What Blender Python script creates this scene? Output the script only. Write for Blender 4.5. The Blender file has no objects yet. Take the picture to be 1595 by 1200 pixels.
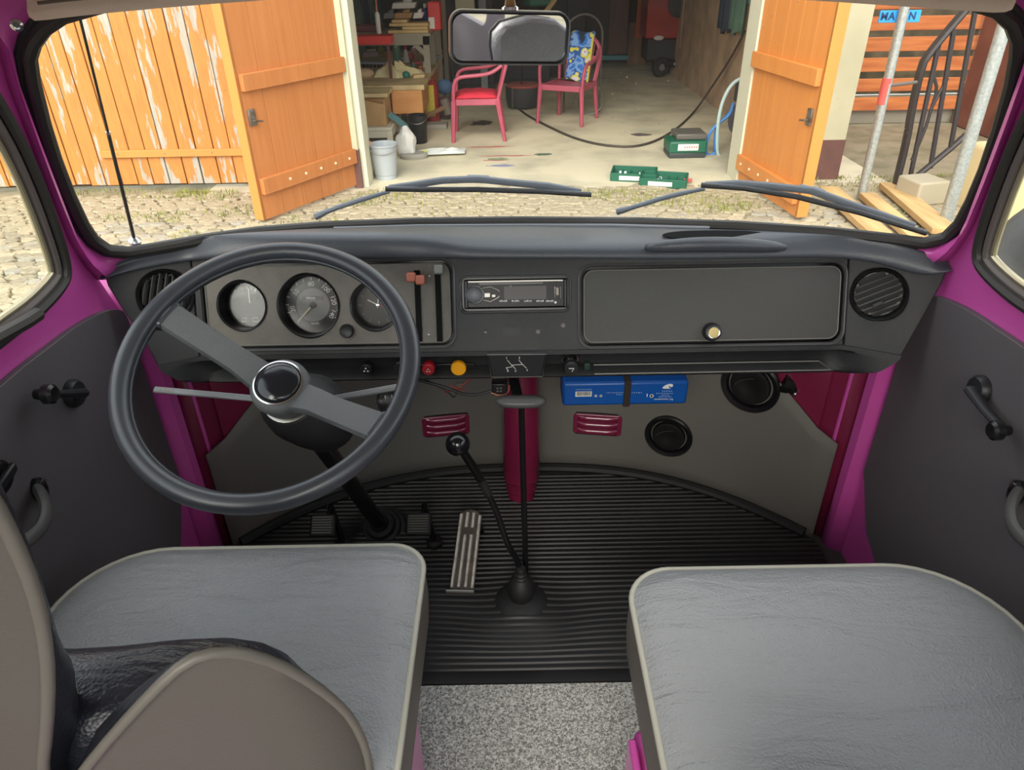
import bpy, bmesh, math, random
from mathutils import Vector, Matrix
random.seed(7)
scene = bpy.context.scene
col = scene.collection
PI = math.pi

# ---------------------------------------------------------------- camera
W, H, FPX = 1595, 1200, 1100.0
PITCH, ROLL = math.radians(31.4), math.radians(1.0)
CAM = Vector((-0.02, 0.0, 1.25))
cd = Vector((0, math.cos(PITCH), -math.sin(PITCH)))
cr0 = Vector((1, 0, 0)); cu0 = Vector((0, math.sin(PITCH), math.cos(PITCH)))
cr = cr0*math.cos(ROLL) - cu0*math.sin(ROLL)
cu = cu0*math.cos(ROLL) + cr0*math.sin(ROLL)
cam_data = bpy.data.cameras.new('camera'); cam = bpy.data.objects.new('camera', cam_data); col.objects.link(cam)
mw = Matrix((cr, cu, -cd)).transposed().to_4x4(); mw.translation = CAM
cam.matrix_world = mw
cam_data.sensor_fit = 'HORIZONTAL'; cam_data.sensor_width = 36.0; cam_data.lens = FPX/W*36.0
cam_data.clip_start = 0.02; cam_data.clip_end = 200
scene.camera = cam

# ---------------------------------------------------------------- sky, sun, exposure
world = bpy.data.worlds.new('overcast_sky'); scene.world = world; world.use_nodes = True
wn = world.node_tree; bg = wn.nodes['Background']
bg.inputs['Color'].default_value = (0.91, 0.955, 1.0, 1); bg.inputs['Strength'].default_value = 1.0
sun_d = bpy.data.lights.new('sun', 'SUN'); sun = bpy.data.objects.new('sun', sun_d); col.objects.link(sun)
sun_d.energy = 1.6; sun_d.angle = math.radians(40); sun_d.color = (1.0, 0.94, 0.84)
sun.rotation_euler = Vector((0.22, 0.82, -0.50)).to_track_quat('-Z', 'Y').to_euler()
vs = scene.view_settings
vs.view_transform = 'Standard'; vs.look = 'None'; vs.gamma = 1.0; vs.use_curve_mapping = False
vs.exposure = 1.35

# ---------------------------------------------------------------- helpers: a ray of the photograph meets a real surface
def ray(px, py):
    return cd + cr*((px-797.5)/FPX) - cu*((py-600)/FPX)
def at(px, py, X=None, Y=None, Z=None, D=None):
    v = ray(px, py)
    t = D if D is not None else (X-CAM.x)/v.x if X is not None else (Y-CAM.y)/v.y if Y is not None else (Z-CAM.z)/v.z
    return CAM + v*t
def hit(px, py, fn, t0=0.15, t1=3.0):
    v = ray(px, py); n = 60; a = t0; fa = fn(CAM+v*a)
    for i in range(1, n+1):
        b = t0+(t1-t0)*i/n; fb = fn(CAM+v*b)
        if fa*fb <= 0:
            for _ in range(30):
                m = (a+b)/2; fm = fn(CAM+v*m)
                if fa*fm <= 0: b = m
                else: a, fa = m, fm
            return CAM+v*((a+b)/2)
        a, fa = b, fb
    return CAM+v*t1
def plane_at(px, py, p0, n):
    v = ray(px, py); return CAM+v*((Vector(p0)-CAM).dot(n)/v.dot(n))

# ---------------------------------------------------------------- materials
def lin(c):
    return tuple((x/255/12.92 if x/255 <= .04045 else ((x/255+.055)/1.055)**2.4) for x in c)+(1.0,)
MATS = {}
def M(name, rgb, rough=.5, metal=0., bump=None, var=None, spec=.5, coat=0., stretch=None, detail=4):
    """bump=(scale,strength); var=(scale,rgb2,lo,hi) mottles the colour; stretch scales the texture space"""
    if name in MATS: return MATS[name]
    m = bpy.data.materials.new(name); m.use_nodes = True; nt = m.node_tree; b = nt.nodes['Principled BSDF']
    b.inputs['Base Color'].default_value = lin(rgb); b.inputs['Roughness'].default_value = rough
    b.inputs['Metallic'].default_value = metal; b.inputs['Specular IOR Level'].default_value = spec
    b.inputs['Coat Weight'].default_value = coat; b.inputs['Coat Roughness'].default_value = .1
    tc = nt.nodes.new('ShaderNodeTexCoord'); src = tc.outputs['Object']
    if stretch:
        mp = nt.nodes.new('ShaderNodeMapping'); mp.inputs['Scale'].default_value = stretch
        nt.links.new(src, mp.inputs['Vector']); src = mp.outputs['Vector']
    if var:
        n = nt.nodes.new('ShaderNodeTexNoise'); n.inputs['Scale'].default_value = var[0]; n.inputs['Detail'].default_value = detail
        nt.links.new(src, n.inputs['Vector'])
        r = nt.nodes.new('ShaderNodeValToRGB'); r.color_ramp.elements[0].position = var[2]; r.color_ramp.elements[1].position = var[3]
        r.color_ramp.elements[0].color = lin(rgb); r.color_ramp.elements[1].color = lin(var[1])
        nt.links.new(n.outputs['Fac'], r.inputs['Fac']); nt.links.new(r.outputs['Color'], b.inputs['Base Color'])
    if bump:
        n2 = nt.nodes.new('ShaderNodeTexNoise'); n2.inputs['Scale'].default_value = bump[0]; n2.inputs['Detail'].default_value = 3
        nt.links.new(src, n2.inputs['Vector'])
        bp = nt.nodes.new('ShaderNodeBump'); bp.inputs['Strength'].default_value = bump[1]; bp.inputs['Distance'].default_value = .002
        nt.links.new(n2.outputs['Fac'], bp.inputs['Height']); nt.links.new(bp.outputs['Normal'], b.inputs['Normal'])
    MATS[name] = m; return m
def leather(name, rgb, rough, grain=260, strength=.5, crease=9, cs=.35, spec=.5):
    m = M(name, rgb, rough, spec=spec); nt = m.node_tree; b = nt.nodes['Principled BSDF']
    tc = nt.nodes.new('ShaderNodeTexCoord')
    v = nt.nodes.new('ShaderNodeTexVoronoi'); v.inputs['Scale'].default_value = grain; nt.links.new(tc.outputs['Object'], v.inputs['Vector'])
    n = nt.nodes.new('ShaderNodeTexNoise'); n.inputs['Scale'].default_value = crease; n.inputs['Detail'].default_value = 8; n.inputs['Distortion'].default_value = 1.5
    mp = nt.nodes.new('ShaderNodeMapping'); mp.inputs['Rotation'].default_value = (0, 0, .5); mp.inputs['Scale'].default_value = (1, 3.2, 1)
    nt.links.new(tc.outputs['Object'], mp.inputs['Vector']); nt.links.new(mp.outputs['Vector'], n.inputs['Vector'])
    b1 = nt.nodes.new('ShaderNodeBump'); b1.inputs['Strength'].default_value = strength; b1.inputs['Distance'].default_value = .0008
    b2 = nt.nodes.new('ShaderNodeBump'); b2.inputs['Strength'].default_value = cs; b2.inputs['Distance'].default_value = .006
    nt.links.new(v.outputs['Distance'], b1.inputs['Height']); nt.links.new(n.outputs['Fac'], b2.inputs['Height'])
    nt.links.new(b2.outputs['Normal'], b1.inputs['Normal']); nt.links.new(b1.outputs['Normal'], b.inputs['Normal'])
    return m
def peel(name, paint, wood, thr=.60, band=None, stretch=(9, 9, 1.1)):
    """orange paint flaking off in long vertical patches; a weathered band at the foot (a wear mark with its own shape)"""
    m = bpy.data.materials.new(name); m.use_nodes = True; nt = m.node_tree; b = nt.nodes['Principled BSDF']
    b.inputs['Roughness'].default_value = .65
    tc = nt.nodes.new('ShaderNodeTexCoord'); mp = nt.nodes.new('ShaderNodeMapping'); mp.inputs['Scale'].default_value = stretch
    nt.links.new(tc.outputs['Object'], mp.inputs['Vector'])
    n = nt.nodes.new('ShaderNodeTexNoise'); n.inputs['Scale'].default_value = 1.0; n.inputs['Detail'].default_value = 6; n.inputs['Roughness'].default_value = .62
    nt.links.new(mp.outputs['Vector'], n.inputs['Vector'])
    fac = n.outputs['Fac']
    if band:
        sx = nt.nodes.new('ShaderNodeSeparateXYZ'); nt.links.new(tc.outputs['Object'], sx.inputs[0])
        mr = nt.nodes.new('ShaderNodeMapRange'); mr.inputs[1].default_value = band[0]; mr.inputs[2].default_value = band[1]
        mr.inputs[3].default_value = band[2]; mr.inputs[4].default_value = 0; nt.links.new(sx.outputs['Z'], mr.inputs[0])
        ad = nt.nodes.new('ShaderNodeMath'); ad.operation = 'ADD'; nt.links.new(fac, ad.inputs[0]); nt.links.new(mr.outputs[0], ad.inputs[1]); fac = ad.outputs[0]
    r = nt.nodes.new('ShaderNodeValToRGB'); e = r.color_ramp.elements
    e[0].position = thr-.012; e[0].color = lin(paint); e[1].position = thr+.012; e[1].color = lin(wood)
    nt.links.new(fac, r.inputs['Fac'])
    g = nt.nodes.new('ShaderNodeTexNoise'); g.inputs['Scale'].default_value = 3; g.inputs['Detail'].default_value = 5
    nt.links.new(mp.outputs['Vector'], g.inputs['Vector'])
    mx = nt.nodes.new('ShaderNodeMix'); mx.data_type = 'RGBA'; mx.blend_type = 'MULTIPLY'; mx.inputs[0].default_value = .45
    nt.links.new(r.outputs['Color'], mx.inputs[6]); nt.links.new(g.outputs['Fac'], mx.inputs[7])
    nt.links.new(mx.outputs[2], b.inputs['Base Color'])
    bp = nt.nodes.new('ShaderNodeBump'); bp.inputs['Strength'].default_value = .3; bp.inputs['Distance'].default_value = .003
    nt.links.new(fac, bp.inputs['Height']); nt.links.new(bp.outputs['Normal'], b.inputs['Normal'])
    MATS[name] = m; return m
def glass(name, tint=(1, 1, 1), dust=0.0, gloss=.05, rough=.01):
    m = bpy.data.materials.new(name); m.use_nodes = True; nt = m.node_tree; nt.nodes.remove(nt.nodes['Principled BSDF'])
    out = nt.nodes['Material Output']
    tr = nt.nodes.new('ShaderNodeBsdfTransparent'); tr.inputs[0].default_value = (*tint, 1)
    gl = nt.nodes.new('ShaderNodeBsdfGlossy'); gl.inputs['Roughness'].default_value = rough
    mx = nt.nodes.new('ShaderNodeMixShader'); mx.inputs[0].default_value = gloss
    nt.links.new(tr.outputs[0], mx.inputs[1]); nt.links.new(gl.outputs[0], mx.inputs[2]); last = mx.outputs[0]
    if dust:
        tc = nt.nodes.new('ShaderNodeTexCoord')
        df = nt.nodes.new('ShaderNodeBsdfDiffuse'); df.inputs[0].default_value = (.8, .78, .72, 1)
        n = nt.nodes.new('ShaderNodeTexNoise'); n.inputs['Scale'].default_value = 190; n.inputs['Detail'].default_value = 2
        n2 = nt.nodes.new('ShaderNodeTexNoise'); n2.inputs['Scale'].default_value = 7
        for q in (n, n2): nt.links.new(tc.outputs['Object'], q.inputs['Vector'])
        mr = nt.nodes.new('ShaderNodeMapRange'); mr.inputs[1].default_value = .70; mr.inputs[2].default_value = .74
        nt.links.new(n.outputs['Fac'], mr.inputs[0])
        m2 = nt.nodes.new('ShaderNodeMapRange'); m2.inputs[1].default_value = .50; m2.inputs[2].default_value = .66
        nt.links.new(n2.outputs['Fac'], m2.inputs[0])
        mu = nt.nodes.new('ShaderNodeMath'); mu.operation = 'MULTIPLY'; nt.links.new(mr.outputs[0], mu.inputs[0]); nt.links.new(m2.outputs[0], mu.inputs[1])
        mu2 = nt.nodes.new('ShaderNodeMath'); mu2.operation = 'MULTIPLY_ADD'; mu2.inputs[1].default_value = .55; mu2.inputs[2].default_value = dust
        nt.links.new(mu.outputs[0], mu2.inputs[0])
        mx2 = nt.nodes.new('ShaderNodeMixShader'); nt.links.new(mu2.outputs[0], mx2.inputs[0]); nt.links.new(last, mx2.inputs[1]); nt.links.new(df.outputs[0], mx2.inputs[2])
        last = mx2.outputs[0]
    nt.links.new(last, out.inputs['Surface']); MATS[name] = m; return m

PINK = M('magenta_paint', (204, 84, 166), .28, coat=.5, var=(3, (196, 78, 158), .3, .7))
PINK_SHADE = M('magenta_shaded', (118, 30, 62), .25, coat=.6)  # magenta parts of the footwell, their shade put into a darker colour
BLACK = M('black_plastic', (30, 31, 33), .45)
SATIN = M('satin_black', (20, 20, 21), .3)
DASH = M('dash_grain', (46, 47, 48), .48, bump=(900, .5), var=(14, (54, 54, 53), .35, .7))
PLATE = M('cluster_plate', (102, 99, 93), .55, bump=(700, .6), var=(30, (112, 108, 100), .3, .7))
LID = M('glovebox_grain', (66, 66, 62), .42, bump=(750, .55))
PAD = leather('dash_pad_vinyl', (64, 68, 74), .38, 420, .25, 6, .06)
RUBBER = M('rubber', (26, 26, 26), .6, bump=(300, .2))
RUBBER2 = M('rubber_seal', (44, 42, 38), .5)
MATR = M('mat_rubber', (24, 23, 23), .5, var=(9, (38, 36, 35), .45, .8))
VINYL = leather('seat_vinyl_top', (136, 137, 138), .36, 300, .8, 7, .9)  # lighter than the dark vinyl itself: sheen put into the even colour
VINYLD = leather('seat_vinyl_dark', (40, 41, 48), .34, 300, .5, 10, .7)
TAUPE = leather('seat_vinyl_taupe', (90, 86, 78), .5, 380, .2, 5, .08)
PIPE = M('piping', (162, 159, 146), .45)
DOORV = leather('door_vinyl', (90, 86, 88), .5, 420, .25, 5, .12)
GREYP = M('grey_board', (104, 102, 96), .75, bump=(500, .15))
CHROME = M('chrome', (205, 205, 205), .18, 1.)
DULL = M('dull_metal', (150, 148, 142), .38, 1.)
WHITE = M('white_print', (225, 225, 218), .6)
VISOR = leather('visor_vinyl', (214, 192, 170), .6, 300, .2, 5, .05)
HEAD = M('headliner', (188, 176, 160), .8)
DIAL = M('dial_black', (30, 30, 32), .5)
DIALG = M('dial_grey', (118, 118, 116), .6)
RED = M('red_knob', (150, 24, 34), .4)
YELLOW = M('amber_cap', (238, 164, 22), .35)
TERRA = M('terracotta_plastic', (168, 96, 76), .5)
BLUE = M('blue_plastic', (8, 78, 156), .4)
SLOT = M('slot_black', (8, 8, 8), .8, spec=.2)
LOWER = M('lower_fascia_shaded', (30, 31, 32), .45, bump=(900, .4))  # darker than the fascia: shade of the recess put into the colour
MIRR = M('mirror_silver', (230, 232, 235), .02, 1.)
GLASS = glass('windscreen_glass', (.97, .985, .975), dust=.042, gloss=.03)  # even dust term raised to imitate veiling haze; the specks are dust
GLASS2 = glass('side_glass', (.95, .97, .96), gloss=.03)
GLASSD = glass('dial_glass', (.95, .95, .95), gloss=.016, rough=.16)

# ---------------------------------------------------------------- mesh builder
class B:
    def __init__(s): s.v = []; s.f = []
    def add(s, v, f):
        o = len(s.v); s.v += [Vector(p) for p in v]; s.f += [tuple(i+o for i in q) for q in f]; return s
    def obox(s, c, ax, ay, az):
        c = Vector(c); ax = Vector(ax); ay = Vector(ay); az = Vector(az)
        v = [c+ax*i+ay*j+az*k for k in (-1, 1) for j in (-1, 1) for i in (-1, 1)]
        f = [(0,2,3,1),(4,5,7,6),(0,1,5,4),(2,6,7,3),(0,4,6,2),(1,3,7,5)]
        if ax.cross(ay).dot(az) < 0: f = [q[::-1] for q in f]
        return s.add(v, f)
    def box(s, x0, x1, y0, y1, z0, z1):
        return s.obox(((x0+x1)/2,(y0+y1)/2,(z0+z1)/2), ((x1-x0)/2,0,0), (0,(y1-y0)/2,0), (0,0,(z1-z0)/2))
    def rbox(s, c, sx, sy, sz, rz=0):
        c_, s_ = math.cos(rz), math.sin(rz)
        return s.obox(c, (sx/2*c_, sx/2*s_, 0), (-sy/2*s_, sy/2*c_, 0), (0, 0, sz/2))
    def tube(s, pts, r, n=10, closed=False, up=None, flat=1.0):
        pts = [Vector(p) for p in pts]; N = len(pts)
        rr = r if isinstance(r, (list, tuple)) else [r]*N
        tans = []
        for i in range(N):
            a = pts[(i-1) % N] if (closed or i > 0) else pts[i]; b = pts[(i+1) % N] if (closed or i < N-1) else pts[i]
            tans.append((b-a).normalized() if (b-a).length > 1e-9 else Vector((0,0,1)))
        u = Vector(up) if up else (Vector((0,0,1)) if abs(tans[0].z) < .9 else Vector((1,0,0)))
        rings = []
        for i in range(N):
            t = tans[i]; w = t.cross(u)
            if w.length < 1e-6: w = t.cross(Vector((0,1,.1)))
            w.normalize(); uu = w.cross(t).normalized()
            if not up: u = uu
            rings.append([pts[i]+(w*math.cos(2*PI*k/n)+uu*math.sin(2*PI*k/n)*flat)*rr[i] for k in range(n)])
        v = [p for q in rings for p in q]; f = []
        for i in range(N if closed else N-1):
            j = (i+1) % N
            for k in range(n):
                f.append((i*n+k, i*n+(k+1) % n, j*n+(k+1) % n, j*n+k))
        if not closed: f += [tuple(range(n))[::-1], tuple((N-1)*n+k for k in range(n))]
        return s.add(v, f)
    def lathe(s, prof, o=(0,0,0), axis=(0,0,1), n=28, ref=None, sx=1.0, sy=1.0):
        o = Vector(o); a = Vector(axis).normalized()
        w = Vector(ref) if ref else (Vector((1,0,0)) if abs(a.x) < .9 else Vector((0,1,0)))
        w = (w-a*w.dot(a)).normalized(); u = a.cross(w)
        v = [o+a*h+(w*math.cos(2*PI*k/n)*sx+u*math.sin(2*PI*k/n)*sy)*r for r, h in prof for k in range(n)]
        f = []
        for i in range(len(prof)-1):
            for k in range(n): f.append((i*n+k, i*n+(k+1) % n, (i+1)*n+(k+1) % n, (i+1)*n+k))
        if prof[0][0] > 1e-6: f.append(tuple(range(n))[::-1])
        if prof[-1][0] > 1e-6: f.append(tuple((len(prof)-1)*n+k for k in range(n)))
        return s.add(v, f)
    def prism(s, pts, ex):
        pts = [Vector(p) for p in pts]; n = len(pts); ex = Vector(ex)
        return s.add(pts+[p+ex for p in pts], [tuple(range(n))[::-1], tuple(range(n, 2*n))]+[(i, (i+1) % n, n+(i+1) % n, n+i) for i in range(n)])
    def grid(s, rows, cu=False, cv=False):
        R = len(rows); N = len(rows[0]); v = [p for r in rows for p in r]; f = []
        for i in range(R if cv else R-1):
            for k in range(N if cu else N-1):
                f.append((i*N+k, i*N+(k+1) % N, ((i+1) % R)*N+(k+1) % N, ((i+1) % R)*N+k))
        return s.add(v, f)
    def ball(s, c, r, n=16, m=10, sc=(1,1,1)):
        c = Vector(c)
        prof = [(max(1e-7, r*math.sin(PI*i/m)), -r*math.cos(PI*i/m)) for i in range(m+1)]
        b = B().lathe(prof, (0,0,0), (0,0,1), n)
        return s.add([c+Vector((p.x*sc[0], p.y*sc[1], p.z*sc[2])) for p in b.v], b.f)
    def mesh(s, name, smooth=35, weld=True):
        me = bpy.data.meshes.new(name); me.from_pydata([tuple(p) for p in s.v], [], s.f)
        bm = bmesh.new(); bm.from_mesh(me)
        if weld: bmesh.ops.remove_doubles(bm, verts=bm.verts, dist=1e-6)
        bmesh.ops.recalc_face_normals(bm, faces=bm.faces); bm.to_mesh(me); bm.free()
        if smooth:
            me.polygons.foreach_set('use_smooth', [True]*len(me.polygons)); me.set_sharp_from_angle(angle=math.radians(smooth))
        return me
    def obj(s, name, mat, parent=None, smooth=35, bevel=0, seg=2, solid=0, sub=0, off=0):
        return link(name, s.mesh(name, smooth), mat, parent, bevel, seg, solid, sub, off)
def link(name, me, mat, parent=None, bevel=0, seg=2, solid=0, sub=0, off=0):
    o = bpy.data.objects.new(name, me); col.objects.link(o)
    if mat: me.materials.append(mat)
    if parent: adopt(o, parent)
    if solid:
        m = o.modifiers.new('solidify', 'SOLIDIFY'); m.thickness = solid; m.offset = off
    if sub:
        m = o.modifiers.new('subdivision', 'SUBSURF'); m.levels = sub; m.render_levels = sub
    if bevel:
        m = o.modifiers.new('bevel', 'BEVEL'); m.width = bevel; m.segments = seg; m.limit_method = 'ANGLE'; m.angle_limit = math.radians(40)
        m.use_clamp_overlap = True
    return o
def root_loc(p):
    t = Vector(p.location)
    while p.parent: p = p.parent; t = t+Vector(p.location)
    return t
def adopt(o, p):
    o.parent = p; o.matrix_parent_inverse = Matrix.Translation(-WL.get(p.name, Vector((0,0,0))))
WL = {}
def thing(name, label, cat, loc=(0,0,0), group=None):
    o = bpy.data.objects.new(name, None); col.objects.link(o); o.empty_display_size = .05
    o.location = loc; WL[o.name] = Vector(loc); o['label'] = label; o['category'] = cat
    if group: o['group'] = group
    return o
def tag(o, label, cat, group=None, kind=None):
    if label: o['label'] = label
    if cat: o['category'] = cat
    if group: o['group'] = group
    if kind: o['kind'] = kind
    return o
def structure(o, label=None):
    o['kind'] = 'structure'
    if label: o['label'] = label
    return o
def one(b, name, mat, label, cat, group=None, **k):
    return tag(b.obj(name, mat, **k), label, cat, group)
def rrect(x0, x1, z0, z1, r, n=6):
    p = []
    for cx, cz, a0 in ((x1-r, z1-r, 0), (x0+r, z1-r, 90), (x0+r, z0+r, 180), (x1-r, z0+r, 270)):
        for i in range(n+1):
            a = math.radians(a0+90*i/n); p.append((cx+r*math.cos(a), cz+r*math.sin(a)))
    return p
def circle(cx, cz, r, n=32): return [(cx+r*math.cos(2*PI*i/n), cz+r*math.sin(2*PI*i/n)) for i in range(n)]
def smoothpoly(pts, it=2, closed=True):
    pts = [tuple(p) for p in pts]
    for _ in range(it):
        q = []; N = len(pts)
        rng = range(N) if closed else range(N-1)
        if not closed: q.append(pts[0])
        for i in rng:
            a = pts[i]; b = pts[(i+1) % N]
            q.append(tuple(.75*x+.25*y for x, y in zip(a, b))); q.append(tuple(.25*x+.75*y for x, y in zip(a, b)))
        if not closed: q.append(pts[-1])
        pts = q
    return pts
def plate(outer, holes, fmap, depth_vec_fn, name, mat, parent=None, smooth=35, cuts=None, bevel=0):
    """flat sheet with real openings: outline and holes in 2-D, mapped to space by fmap(u,v,d), d = 0 front, 1 back"""
    bm = bmesh.new(); edges = []
    for loop in [outer]+list(holes):
        vs_ = [bm.verts.new((p[0], p[1], 0)) for p in loop]
        for i in range(len(vs_)): edges.append(bm.edges.new((vs_[i], vs_[(i+1) % len(vs_)])))
    bmesh.ops.triangle_fill(bm, use_beauty=True, use_dissolve=False, edges=edges)
    for co, no in (cuts or []):
        bmesh.ops.bisect_plane(bm, geom=bm.verts[:]+bm.edges[:]+bm.faces[:], plane_co=co, plane_no=no)
    bm.verts.ensure_lookup_table(); bm.verts.index_update()
    uv = [(v.co.x, v.co.y) for v in bm.verts]; n = len(uv)
    faces = [tuple(v.index for v in f.verts) for f in bm.faces]
    bord = [(e.verts[0].index, e.verts[1].index) for e in bm.edges if len(e.link_faces) == 1]
    bm.free()
    b = B(); v = [fmap(u, w, 0) for u, w in uv]+[fmap(u, w, 1) for u, w in uv]
    b.add(v, faces+[tuple(i+n for i in f[::-1]) for f in faces]+[(a, c, c+n, a+n) for a, c in bord])
    return b.obj(name, mat, parent, smooth, bevel)
def text(s, size, o, right, up, mat, parent, name='lettering', align='CENTER', ext=.0002, bold=0.):
    c = bpy.data.curves.new(name, 'FONT'); c.body = s; c.size = size; c.align_x = align; c.align_y = 'CENTER'; c.extrude = ext; c.offset = bold
    c.materials.append(mat)
    t = bpy.data.objects.new(name, c); col.objects.link(t)
    r = Vector(right).normalized(); u = Vector(up).normalized(); n = r.cross(u)
    m = Matrix((r, u, n)).transposed().to_4x4(); m.translation = Vector(o)
    me = bpy.data.meshes.new_from_object(t); bpy.data.objects.remove(t)
    me.transform(m); o2 = bpy.data.objects.new(name, me); col.objects.link(o2)
    if parent: adopt(o2, parent)
    return o2
def sub_of(o, parent_part):
    """make o a sub-part of a part mesh (parts sit at the thing's frame)"""
    o.parent = parent_part; o.matrix_parent_inverse = Matrix.Identity(4); return o
# ================================================================= THE VAN: shell (the setting)
GZ = -.45                                     # yard level; the cab floor is z = 0
def nose(x, d=0.): return 1.60+d-.30*(abs(x)/.72)**2.6          # plan curve of the front panel
WSA, WSR, WSB = .34, .55, 1.40
def ws_y(x, z): return WSB-WSA*x*x-WSR*(z-.79)                  # raked, bowed windscreen surface
def ws(px, py, off=0.): return hit(px, py, lambda p: p.y-ws_y(p.x, p.z)-off, .4, 3)
def door_x(z): return .77-.20*max(0., z-.76)
def dr(px, py, s=-1, off=0.): return hit(px, py, lambda p: s*p.x-door_x(p.z)-off, .3, 3)

structure(B().box(-.80, .80, -2.4, 1.62, -.06, -.001).obj('floor', M('steel_floor', (60, 58, 56), .8)), 'steel cab floor of the van')
# roof with an added opening over the rear cabin that lets daylight in
bro = B().box(-.78, .78, -.12, 1.10, 1.325, 1.36)
bro.box(-.78, -.60, -2.0, -.12, 1.325, 1.36).box(.60, .78, -2.0, -.12, 1.325, 1.36).box(-.78, .78, -2.4, -2.0, 1.325, 1.36)
structure(bro.obj('ceiling', HEAD), 'beige headlining of the van roof with a rear opening added for daylight')
# rear side walls with window openings
for s, nm in ((-1, 'wall_left'), (1, 'wall_right')):
    plate([(-2.4, 0), (-.02, 0), (-.02, 1.33), (-2.4, 1.33)], [rrect(-1.1, -.16, .72, 1.2, .08), rrect(-2.25, -1.25, .72, 1.2, .08)],
          lambda u, v, d, s=s: Vector((s*(.775+.03*d), u, v)), None, nm, M('rear_trim', (104, 96, 98), .6))
    B().box(s*.77 if s < 0 else .745, s*.745 if s < 0 else .77, -.10, -.03, .0, 1.32).obj('door_post', PINK, bpy.data.objects[nm], bevel=.006)
    structure(bpy.data.objects[nm], 'rear side wall of the van with window openings')
plate([(-.8, 0), (.8, 0), (.8, 1.33), (-.8, 1.33)], [rrect(-.68, .68, .12, 1.26, .1)], lambda u, v, d: Vector((u, -2.4-.03*d, v)), None, 'wall_back', HEAD)
structure(bpy.data.objects['wall_back'], 'back wall of the van with an opening added for daylight')  # unseen tailgate opening added to bring daylight into the cab
# nose: inner metal skin, pressed
rows = []
for z in (-.02, .2, .4, .55, .64):
    rows.append([Vector((x, nose(x, .022)-(.012 if .57 < abs(x) < .66 and z in (.2, .4) else 0), z)) for x in [(-.76+.04*i) for i in range(39)]])
wf = structure(B().grid(rows).obj('wall_front', PINK_SHADE, solid=.004), 'shade-darkened magenta inner nose panel of the van')
for s in (-1, 1):            # pressed rectangles of the nose skin
    b = B()
    for x0, x1 in ((.60, .69),):
        rr = rrect(x0, x1, .26, .50, .02)
        b.prism([Vector((s*x, nose(x, .004), z)) for x, z in rr], (0, .014, 0))
    b.obj('pressed_panel', PINK_SHADE, wf, bevel=.006)
    for (x, z) in ((.585, .27), (.705, .28), (.70, .50)):
        B().lathe([(.006, 0), (.006, .003), (.002, .004)], (s*x, nose(x, .018), z), (0, -1, 0), 8).obj('screw', PINK_SHADE, wf)
# grey fibre boards lining the nose (one sheet)
def gboard():
    top = {}
    xs = [-.722+.0361*i for i in range(41)]
    def zt(x):
        a = abs(x)
        return .50 if a < .50 else .50-(a-.50)*1.05 if a < .70 else .285
    rows = []
    for k in range(9):
        rows.append([Vector((x, nose(x), -.01+(zt(x)+.01)*k/8)) for x in xs])
    return B().grid(rows)
pan = gboard().obj('lining_board', GREYP, wf, solid=.006, off=-1)
# hinge posts beside the doors
for s, nm, lb in ((-1, 'trim_1', 'magenta door hinge post below the left end of the dashboard'), (1, 'trim_2', 'magenta door hinge post below the right end of the dashboard')):
    prof = [(.80, 1.235), (.772, 1.245), (.742, 1.262), (.738, 1.283), (.752, 1.290), (.750, 1.318), (.722, 1.322), (.716, 1.335), (.74, 1.36)]
    rows = [[Vector((s*x, y, z)) for x, y in prof] for z in (-.03, .2, .4, .6, .74)]
    t = structure(B().grid(rows).obj(nm, PINK, solid=.003, smooth=25), lb)
    B().tube([(s*.722, 1.320, .0), (s*.722, 1.320, .5)], .005, 8).obj('weld_flange', PINK, t)

# doors -----------------------------------------------------------------------------------------
def yz(px, py): p = dr(px, py); return (p.y, p.z)
WIN_OUT = [yz(*p) for p in ((11, 180), (55, 272), (88, 363), (103, 415), (99, 444), (55, 492), (0, 532))]
bY, bZ = WIN_OUT[-1]; aY, aZ = WIN_OUT[0]
sl = (WIN_OUT[-1][1]-WIN_OUT[-2][1])/(WIN_OUT[-1][0]-WIN_OUT[-2][0])
WIN_OUT = WIN_OUT+[(.45, bZ-.01), (.10, bZ-.02), (.04, bZ+.03), (.04, 1.18), (.09, 1.22), (aY-.10, 1.22)]
WIN_OUT = smoothpoly(WIN_OUT, 2)
cy = sum(p[0] for p in WIN_OUT)/len(WIN_OUT); cz = sum(p[1] for p in WIN_OUT)/len(WIN_OUT)
def inset(poly, d):
    out = []; n = len(poly)
    for i in range(n):
        a, b = Vector(poly[i-1]), Vector(poly[(i+1) % n]); t = (b-a).normalized(); nn = Vector((-t.y, t.x))
        c = Vector((cy, cz))-Vector(poly[i])
        if nn.dot(c) < 0: nn = -nn
        out.append(tuple(Vector(poly[i])+nn*d))
    return out
GR = [yz(*p) for p in ((0, 75), (15, 130), (45, 210), (80, 300), (110, 375), (130, 408), (153, 434))]
DOOR_OUT = GR+[(1.245, .66), (1.242, -.02), (-.01, -.02), (-.01, 1.30), (GR[0][0]-.05, 1.30)]
PANEL = [yz(*p) for p in ((0, 590), (60, 545), (110, 507), (150, 486), (172, 481), (186, 486))]
PANEL = PANEL+[(1.236, PANEL[-1][1]-.04), (1.232, .03), (.0, .03), (.0, PANEL[0][1]-.01)]
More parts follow.
